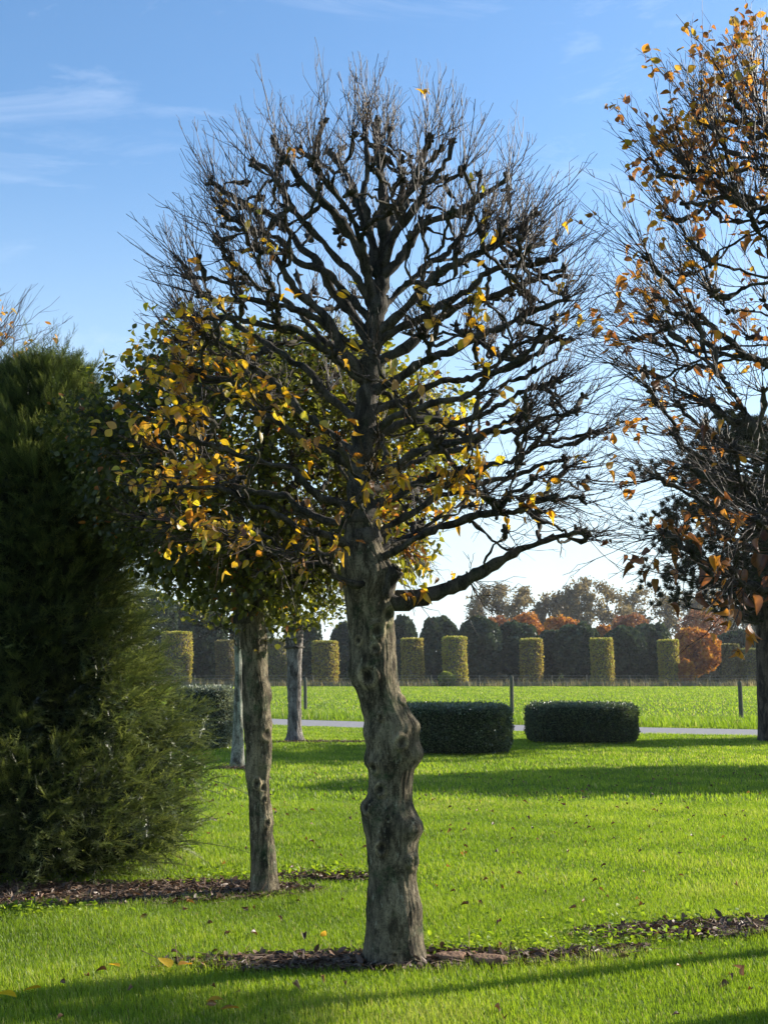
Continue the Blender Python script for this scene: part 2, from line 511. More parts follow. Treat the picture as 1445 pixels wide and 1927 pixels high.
# ------------------------------------------------------------------ grass
def grass():
    rng = np.random.default_rng(5)

    def band(y0, y1, dens, h, w, segs, name, xpad=0.6, clump=0.5, label=None, mat=M_GRASS, rlo=0.0, rhi=0.93, filt=None):
        hw = lambda y: 0.315 * y + xpad
        area = (y1 - y0) * (hw(y0) + hw(y1))
        n = int(area * dens)
        y = np.sqrt(rng.uniform(y0 ** 2, y1 ** 2, n))
        x = rng.uniform(-1, 1, n) * hw(y)
        bv = bed_val(x, y)
        keep = (bv < rng.uniform(-0.12, 0.14, n)) | (rng.random(n) < 0.05)
        keep &= ~path_mask(x, y)
        if filt is not None: keep &= filt(x, y)
        x, y, bv = x[keep], y[keep], bv[keep]
        n = len(x)
        # patchy growth
        ph = (np.sin(x * 3.1 + 1.3 * np.sin(y * 2.3)) + np.sin(y * 4.3 + x * 1.7) + np.sin(x * 9.1 - y * 7.3) * 0.6)
        hh = h * rng.uniform(0.55, 1.25, n) * (1 + 0.14 * ph) * (1 + 0.5 * np.exp(-np.abs(bv) * 7) * (bv > -1))
        ang = rng.uniform(0, 2 * math.pi, n)
        lean = rng.uniform(0.05, 0.75, n)
        # blades lean mostly to the left like the photograph's
        lx = np.cos(ang) * lean * 0.7 - 0.12
        ly = np.sin(ang) * lean * 0.7
        ww = w * rng.uniform(0.7, 1.3, n)
        fa = rng.uniform(0, math.pi, n)
        sx, sy = np.cos(fa) * ww * 0.5, np.sin(fa) * ww * 0.5
        base = np.stack([x, y, np.zeros(n)], -1)
        side = np.stack([sx, sy, np.zeros(n)], -1)
        pts = []
        for s in np.linspace(0, 1, segs + 1):
            c = base + np.stack([lx * hh * s * s, ly * hh * s * s, hh * s * (1 - 0.18 * s * lean)], -1)
            if s < 1:
                k = 1 - 0.45 * s
                pts += [c - side * k, c + side * k]
            else:
                pts += [c]
        V = np.stack(pts, 1)
        nv = V.shape[1]
        q = [(2 * i, 2 * i + 1, 2 * i + 3, 2 * i + 2) for i in range(segs - 1)]
        t = [(2 * (segs - 1), 2 * (segs - 1) + 1, 2 * segs)]
        off = (np.arange(n) * nv)[:, None, None]
        worn = np.clip(np.sin(x * 0.7 + 1.7 * np.sin(y * 0.5 + 1)) * np.sin(y * 0.9 + x * 0.3) - 0.55, 0, 1)
        rr = np.clip(rlo + (rhi - rlo) * (rng.beta(2, 2, n) + 0.11 * ph + 0.10 * np.sin(x * 0.9 + 2 * np.sin(y * 0.35)) + 0.08 * np.sin(y * 1.3 + x * 0.4)), 0, 0.95)
        rr = np.where(rng.random(n) < 0.03 + 0.35 * worn, 1.0, rr)
        mb = MB()
        mb.add(V, (np.array(q)[None] + off) if q else None, np.array(t)[None] + off, rnd=np.repeat(rr, nv))
        tag(mb.build(name, mat), label or 'short green lawn grass', 'grass', kind='stuff')

    band(5.4, 9.5, 10500, 0.042, 0.0033, 3, 'lawn_grass', 1.1, label='thick green lawn grass growing in the foreground')
    band(9.5, 16.0, 4200, 0.040, 0.0055, 2, 'lawn_grass', 1.3, label='sunlit green lawn grass in the middle distance')
    band(16.0, 45.0, 700, 0.050, 0.013, 2, 'lawn_grass', 1.0, label='green lawn grass by the hedges and the path')
    ya = lambda x: np.interp(x, [p[0] for p in PA], [p[1] for p in PA])
    # rough verge just beyond the path
    band(31.0, 52.0, 130, 0.26, 0.022, 2, 'verge_grass', 1.0, label='rough long grass on the verge beyond the path', rlo=0.0, rhi=0.7,
         filt=lambda x, y: (y > ya(x) + 0.1) & (y < ya(x) + 5.0))
    band(45.0, 132.0, 26, 0.085, 0.05, 1, 'meadow_grass', 2.0, label='bright green meadow grass beyond the path', rlo=0.2, rhi=0.9)
    band(129.0, 134.0, 14, 0.75, 0.05, 2, 'tall_dry_grass', 2.0, label='tall pale dry grass along the far fence', mat=M_DRYG)


grass()


# ------------------------------------------------------------------ litter on the beds
def litter():
    rng = np.random.default_rng(9)
    mb = MB()
    for (cx, cy, rx, ry, rot) in BEDS:
        n = int(rx * ry * 3.14 * 3400)
        a = rng.uniform(0, 2 * math.pi, n); r = np.sqrt(rng.random(n)) * 1.08
        u, v = r * np.cos(a) * rx, r * np.sin(a) * ry
        pos = np.stack([cx + u * math.cos(rot) - v * math.sin(rot), cy + u * math.sin(rot) + v * math.cos(rot), rng.uniform(0.008, 0.035, n)], -1)
        d = rng.normal(0, 1, (n, 3)); d[:, 2] *= 0.3
        rotm = frames(rng, d, roll=0.5)
        sc = np.stack([rng.uniform(0.02, 0.075, n), rng.uniform(0.012, 0.05, n), np.full(n, 0.03)], -1)
        scatter(mb, LEAFS_V, LEAFS_Q, None, pos, rotm, sc, rng.random(n) * 0.96)
        n2 = n // 5
        k = rng.integers(0, n, n2)
        p0 = pos[k]; dd = norm(rng.normal(0, 1, (n2, 3)) * (1, 1, 0.15)) * rng.uniform(0.04, 0.14, (n2, 1))
        pp = np.stack([p0 - dd, p0 + rng.normal(0, 0.006, (n2, 3)), p0 + dd], 1)
        pp[..., 2] = np.maximum(pp[..., 2], 0.012)
        tubes(mb, pp, np.tile(np.array([[0.002, 0.0025, 0.0012]]), (n2, 1)), 3, rnd=rng.uniform(0.5, 0.95, n2))
    tag(mb.build('mulch_litter', M_CHIP), 'brown bark chips and dead leaves on the planting beds', 'litter', kind='stuff')
    # low weeds by the beds
    mb = MB()
    for (px, py, s, n) in [(1000, 1786, 0.30, 220), (1130, 1772, 0.35, 260), (1240, 1735, 0.3, 150), (70, 1722, 0.25, 260), (560, 1650, 0.35, 220), (660, 1650, 0.2, 200), (420, 1662, 0.25, 180), (790, 1795, 0.2, 120)]:
        c = G(px, py)
        pos = c + np.stack([rng.normal(0, s, n), rng.normal(0, s * 0.42, n), rng.uniform(0.015, 0.07, n)], -1)
        d = rng.normal(0, 1, (n, 3)); d[:, 2] = np.abs(d[:, 2]) * 0.5
        scatter(mb, LEAF_V, LEAF_Q, None, pos, frames(rng, d, roll=0.5), rng.uniform(0.02, 0.045, n), rng.uniform(0.4, 0.9, n))
    tag(mb.build('weeds', M_GRASS), 'small leafy weeds growing beside the planting beds', 'weeds', kind='stuff')
    # scattered small dead leaves on the lawn
    mb = MB()
    n = 420
    y = np.sqrt(rng.uniform(5.4 ** 2, 20 ** 2, n)); x = rng.uniform(-1, 1, n) * 0.31 * y
    pos = np.stack([x, y, rng.uniform(0.03, 0.06, n)], -1)
    scatter(mb, LEAFC_V, LEAFC_Q, None, pos, frames(rng, rng.normal(0, 1, (n, 3)) * (1, 1, 0.2)), rng.uniform(0.03, 0.06, n), rng.random(n))
    tag(mb.build('scattered_leaves', M_BRN), 'small brown dead leaves scattered over the lawn', 'leaves', kind='stuff')


litter()


# ------------------------------------------------------------------ pollard trees
def stem_from(pts):
    """pts: list of (point, radius) resampled about every 6 cm"""
    Pn, Rn = [], []
    for (a, ra), (b, rb) in zip(pts[:-1], pts[1:]):
        k = max(1, int(np.linalg.norm(b - a) / 0.06))
        for i in range(k):
            f = i / k
            Pn.append(a + (b - a) * f); Rn.append(ra + (rb - ra) * f)
    Pn.append(pts[-1][0]); Rn.append(pts[-1][1])
    Pn = np.array(Pn); Rn = np.array(Rn)
    for _ in range(3):
        Pn[1:-1] = (Pn[:-2] + Pn[1:-1] * 2 + Pn[2:]) / 4
    return Pn, Rn


def grow(rng, stems, targets, r0=0.011, expo=2.15, wob=0.022, step=0.055, axis_pull=0.5, rscale=1.0, want_el=32):
    """stems: list of (points, radii). targets: (n,3). Returns chains of (points, radii), knob points and directions."""
    pos, par, plen, dirs, isst, rmin = [], [], [], [], [], []
    chains = []
    for (pp, rr) in stems:
        idx = []
        start = -1
        if pos:
            start = int(np.argmin(np.linalg.norm(np.array(pos) - pp[0], axis=1)))
        for i, p in enumerate(pp):
            pi = start if i == 0 else len(pos) - 1
            d = pp[min(i + 1, len(pp) - 1)] - pp[max(i - 1, 0)]
            pos.append(p); par.append(pi); dirs.append(d / np.linalg.norm(d))
            plen.append(0.0 if pi < 0 else plen[pi] * 1.0 + (np.linalg.norm(p - pos[pi]) * 0.35))
            isst.append(1); rmin.append(rr[i]); idx.append(len(pos) - 1)
        chains.append((start, idx))
    root = stems[0][0]
    dist = np.array([np.min(np.linalg.norm(root - t, axis=1)) for t in targets])
    knobs = []
    order = np.argsort(dist + rng.normal(0, 0.06, len(dist)))
    for ti in order:
        t = targets[ti]
        A = np.array(pos); Dn = np.array(dirs)
        v = t - A
        ln = np.linalg.norm(v, axis=1) + 1e-6
        vn = v / ln[:, None]
        el = np.degrees(np.arcsin(np.clip(vn[:, 2], -1, 1)))
        st = np.array(isst)
        cosd = (vn * Dn).sum(1)
        cost = ln + 0.55 * np.array(plen)
        cost = cost + np.where(st == 1, 0.011 * np.abs(el - want_el), np.where(cosd < 0.62, 3.0, 0.25 * (1 - cosd)) )
        cost = cost + np.where(ln < 0.16, 2.0, 0)
        cost = cost + np.where(el < -12, 1.0, 0)
        b = int(np.argmin(cost))
        a, L_ = A[b], ln[b]
        rad = t - root[int(np.argmin(np.linalg.norm(root - t, axis=1)))]
        rad[2] *= 0.4
        rad = rad / (np.linalg.norm(rad) + 1e-6)
        t0 = norm(vn[b] * 0.7 + Dn[b] * (0.35 if isst[b] else 0.6) + rad * 0.35 + (0, 0, -0.12))
        t1 = norm(vn[b] + rad * 0.3 + np.array([0, 0, 0.55]))
        n = max(4, int(L_ / step))
        s = np.linspace(0, 1, n + 1)[:, None]
        h = (2 * s ** 3 - 3 * s ** 2 + 1) * a + (s ** 3 - 2 * s ** 2 + s) * t0 * L_ * 0.9 + (-2 * s ** 3 + 3 * s ** 2) * t + (s ** 3 - s ** 2) * t1 * L_ * 0.9
        w = np.zeros((n + 1, 3))
        for fq in (1.3, 2.9, 5.5):
            ph = rng.uniform(0, 6.28, 3)
            w += np.sin(s * fq * math.pi * L_ / 0.45 + ph) * (wob / fq ** 0.6) * rng.uniform(0.5, 1.3, 3)
        w *= np.minimum(1, np.minimum(s * 4, (1 - s) * 4 + 0.2))
        h = h + w
        idx = []
        for i in range(1, n + 1):
            pi = b if i == 1 else len(pos) - 1
            d = h[min(i + 1, n)] - h[i - 1]
            pos.append(h[i]); par.append(pi); dirs.append(d / np.linalg.norm(d))
            plen.append(plen[pi] + np.linalg.norm(h[i] - pos[pi]))
            isst.append(0); rmin.append(0); idx.append(len(pos) - 1)
        chains.append((b, idx))
        knobs.append(idx[-1])
    # pipe model radii
    n = len(pos)
    acc = np.zeros(n)
    for k in knobs: acc[k] += (r0 * rng.uniform(0.8, 1.25)) ** expo
    for i in range(n - 1, -1, -1):
        if par[i] >= 0 and par[i] < i: acc[par[i]] += acc[i]
    rad = acc ** (1 / expo) * rscale
    rad = np.maximum(rad, np.array(rmin))
    for k in range(n):
        if not isst[k] and rad[k] < r0 * 0.7: rad[k] = r0 * 0.7
    pos = np.array(pos)
    out = []
    for b, idx in chains:
        ids = ([b] if b >= 0 else []) + idx
        pp = pos[ids]; rr = rad[ids].copy()
        if b >= 0:
            rr[0] = min(rr[0], rr[1] * 1.35)
        out.append((pp, rr, b >= 0 and not isst[idx[0]]))
    return out, pos[knobs], np.array(dirs)[knobs], pos, rad, np.array(isst)


def limb_mesh(mb, rng, chains, sides=9, knob=True):
    for (pp, rr, is_branch) in chains:
        n = len(pp)
        # resample finer for gnarls
        f = np.linspace(0, n - 1, (n - 1) * 2 + 1)
        p2 = np.stack([np.interp(f, np.arange(n), pp[:, k]) for k in range(3)], -1)
        p2[1:-1] = (p2[:-2] + 2 * p2[1:-1] + p2[2:]) / 4
        if knob: p2[1:-1] += rng.normal(0, 0.0055, (len(p2) - 2, 3)) * np.clip(0.016 / np.maximum(np.interp(f, np.arange(n), rr)[1:-1], 0.005), 0.15, 1)[:, None]
        r2 = np.interp(f, np.arange(n), rr)
        r2 = r2 * (1 + 0.10 * np.sin(f * 2.3 + rng.uniform(0, 6)) + rng.normal(0, 0.12, len(f)))
        if is_branch and knob:
            e = np.arange(len(f))[::-1]
            r2 = np.where(e < 4, np.maximum(r2, 0.009) * np.array([0.9, 1.45, 1.6, 1.2])[np.minimum(e, 3)] * rng.uniform(0.8, 1.3), r2)
        k = sides if rr.max() > 0.012 else 6
        tubes(mb, p2, r2, k, cap=True)


def stubs(mb, rng, pos, rad, isst, n, outd):
    """short dead spurs and pruning stubs along the limbs"""
    c = np.where((isst == 0) & (rad > 0.011))[0]
    if len(c) == 0: return
    k = rng.choice(c, n)
    d = norm(rng.normal(0, 1, (n, 3)) + outd(pos[k]) * 0.7 + (0, 0, 0.5))
    ln = rng.uniform(0.02, 0.075, (n, 1)) + rad[k][:, None]
    p0 = pos[k]
    pp = np.stack([p0, p0 + d * ln * 0.55 + rng.normal(0, 0.004, (n, 3)), p0 + d * ln], 1)
    r = rng.uniform(0.005, 0.011, (n, 1))
    tubes(mb, pp, np.concatenate([r * 1.3, r * 0.9, r * 1.05], 1), 5, cap=True)


def twigs(mb, rng, start, d0, length, r0=0.0032, up=0.25, side=3, segs=6):
    """vectorised: start (m,3), d0 (m,3), length (m,). Returns the sample points and directions along all twigs."""
    m = len(start)
    d = norm(d0)
    pts = [start]
    cur = start.copy()
    curv = rng.normal(0, 0.10, (m, 3)) + np.array([0, 0, up * 0.35])
    perp = norm(np.cross(d, rng.normal(0, 1, (m, 3))))
    for i in range(segs):
        d = norm(d + curv * 0.5 + perp * (0.17 if i % 2 else -0.17) + rng.normal(0, 0.05, (m, 3)))
        cur = cur + d * (length / segs)[:, None]
        pts.append(cur.copy())
    A = np.stack(pts, 1)
    rr = np.linspace(1, 0.38, segs + 1)[None, :] * (r0 * rng.uniform(0.75, 1.2, (m, 1)))
    rr = rr * np.where(np.arange(segs + 1) % 2 == 0, 1.22, 0.85)[None, :]
    tubes(mb, A, rr, 3, rnd=rng.random(m))
    P_all, D_all = [A[:, 2:].reshape(-1, 3)], [np.gradient(A, axis=1)[:, 2:].reshape(-1, 3)]
    # buds at the joints near the ends
    for s in range(side):
        k = rng.integers(1, segs, m)
        b = A[np.arange(m), k]
        dd = norm(A[np.arange(m), k + 1 if False else np.minimum(k + 1, segs)] - b)
        sd = norm(dd + norm(np.cross(dd, rng.normal(0, 1, (m, 3)))) * rng.uniform(0.35, 0.8, (m, 1)) + (0, 0, up * 0.5))
        L2 = length * (1 - k / segs) * rng.uniform(0.35, 0.85, m) + 0.03
        B = np.stack([b, b + sd * (L2 * 0.35)[:, None], b + sd * (L2 * 0.7)[:, None] + (0, 0, 0.01) + rng.normal(0, 0.006, (m, 3)), b + norm(sd + dd * 0.5) * L2[:, None] + rng.normal(0, 0.01, (m, 3))], 1)
        r2 = np.linspace(0.72, 0.3, 4)[None, :] * (r0 * rng.uniform(0.7, 1.0, (m, 1)))
        tubes(mb, B, r2, 3, rnd=rng.random(m))
        P_all.append(B[:, 1:].reshape(-1, 3)); D_all.append(np.gradient(B, axis=1)[:, 1:].reshape(-1, 3))
    return np.concatenate(P_all), norm(np.concatenate(D_all))


def shell_targets(rng, n, c, rx, ry, rz, zlo, zhi, sq=1.0, jit=0.08):
    out = []
    while len(out) < n:
        v = rng.normal(0, 1, 3); v /= np.linalg.norm(v)
        p = c + v * np.array([rx, ry, rz]) * rng.uniform(0.82, 1.03)
        if zlo < p[2] < zhi and all(np.linalg.norm(p - q) > jit for q in out):
            out.append(p)
    return np.array(out)


def place_leaves(mb, rng, pts, dirs, n, size, weight=None, droop=0.5, tv=None, rlo=0.0, rhi=1.0, jitter=0.015, roll=0.6):
    w = None
    if weight is not None:
        w = np.maximum(weight(pts), 0); w = w / w.sum()
    k = rng.choice(len(pts), n // 3 + 1, p=w)
    k = np.repeat(k, 3)[:n]
    n = len(k)
    pos = pts[k] + rng.normal(0, jitter + size * 0.18, (n, 3))
    d = norm(dirs[k]) * 0.5 + rng.normal(0, 0.7, (n, 3)) + np.array([0, 0, -droop])
    V, Q = tv if tv else (LEAF_V, LEAF_Q)
    s = size * rng.uniform(0.7, 1.2, n)
    sc = np.stack([s, s * rng.uniform(0.75, 1.15, n), s * rng.uniform(0.2, 1.8, n)], -1)
    scatter(mb, V, Q, None, pos, frames(rng, d, roll=roll), sc, np.clip(rng.uniform(rlo, rhi, n), 0, 1))
    return pos


def trunk_mesh(prof, Y, knots, seed=0, ring=0.012, K=112, ridge=0.004, flare=0.0, depth=0.95):
    """prof: list of (py, left px, right px) in photograph pixels traced at distance Y, turned into real widths"""
    prof = sorted(prof, key=lambda a: -a[0])
    zs, cx, hw = [], [], []
    for (py, l, r) in prof:
        a, b = P(l, py, Y), P(r, py, Y)
        zs.append(a[2]); cx.append((a[0] + b[0]) / 2); hw.append((b[0] - a[0]) / 2)
    zs[0] = min(zs[0], -0.03)
    z = np.arange(zs[0], zs[-1], ring)
    x0 = np.interp(z, zs, cx); w = np.interp(z, zs, hw)
    for _ in range(3):
        x0[1:-1] = (x0[:-2] + 2 * x0[1:-1] + x0[2:]) / 4; w[1:-1] = (w[:-2] + 2 * w[1:-1] + w[2:]) / 4
    an = np.arange(K) * 2 * math.pi / K
    Z, A = np.meshgrid(z, an, indexing='ij')
    Rr = np.tile(w[:, None], (1, K))
    wa = np.mean(hw)
    # depth-wise radius is smoother than the traced silhouette
    wsm = w.copy()
    for _ in range(60): wsm[1:-1] = (wsm[:-2] + wsm[1:-1] + wsm[2:]) / 3
    xw = x0[:, None] + np.cos(A) * Rr
    yw = Y + np.sin(A) * wsm[:, None] * depth
    # low frequency fluting and bark relief
    disp = np.zeros_like(Z)
    for i in range(Z.shape[0]):
        for j in range(K):
            ca, sa = math.cos(A[i, j]), math.sin(A[i, j])
            zz = Z[i, j]
            n1 = mnoise.noise(Vector((ca * 1.6 + seed, sa * 1.6, zz * 2.2)))
            n2 = mnoise.noise(Vector((ca * 5 + seed, sa * 5, zz * 9.0)))
            n3 = mnoise.noise(Vector((ca * 13 + seed, sa * 13, zz * 7.0))) + 0.6 * mnoise.noise(Vector((ca * 30 + seed, sa * 30, zz * 40.0)))
            disp[i, j] = n1 * 0.009 + abs(n2) * 0.006 + n3 * ridge * 0.85 - 0.006
    if flare:
        disp += flare * np.exp(-np.maximum(Z, 0) / 0.13) * (0.6 + 0.5 * np.cos(A * 5 + seed))
    V = np.stack([xw + np.cos(A) * disp, yw + np.sin(A) * disp, Z], -1)
    nrm = np.stack([np.cos(A), np.sin(A), np.zeros_like(A)], -1)
    rn = np.full(Z.shape, 0.5)
    for (px, py, rpx, amp, crater) in knots:
        amp *= 1.2; crater *= 1.3; rpx *= 1.2
        ia = np.interp(P(px, py, Y)[2], z, np.arange(len(z)))
        i = int(ia)
        X = P(px, py, Y)[0]
        ca = np.clip((X - x0[i]) / w[i], -1, 1)
        a = -math.acos(ca)
        c = np.array([x0[i] + w[i] * math.cos(a), Y + wsm[i] * depth * math.sin(a), z[i]])
        r = rpx / F_PX * Y
        d = np.linalg.norm((V - c) * np.array([1, 1, 0.85]), axis=-1)
        if crater > 0.009:          # pruning scar: swollen collar, smooth ring, rotten hollow
            h_ = np.exp(-(d / (r * 1.7)) ** 2) * amp * 0.7 + np.exp(-((d - r) / (r * 0.30)) ** 2) * 0.009 - np.exp(-(d / (r * 0.66)) ** 4) * crater * 0.42 - np.exp(-((d - r * 1.65) / (r * 0.2)) ** 2) * 0.003
            rn -= 0.5 * np.exp(-(d / (r * 0.62)) ** 4)
            rn += 0.5 * np.exp(-((d - r * 1.0) / (r * 0.28)) ** 2)
        else:
            h_ = np.exp(-(d / (r * 1.15)) ** 2) * amp - np.exp(-(d / (r * 0.5)) ** 2) * crater
        V = V + nrm * h_[..., None]
    mb = MB()
    n = len(z)
    i = np.arange(n - 1)[:, None] * K; j = np.arange(K)[None, :]; j2 = (j + 1) % K
    Q = np.stack([i + j, i + j2, i + K + j2, i + K + j], -1).reshape(-1, 4)
    mb.add(V.reshape(-1, 3), Q, rnd=np.clip(rn, 0, 1).ravel())
    top = np.array([x0[-1], Y, z[-1]])
    return mb, top, w[-1]


# ---------- the bare pollard in the middle
YM = float(G(745, 1812)[1])


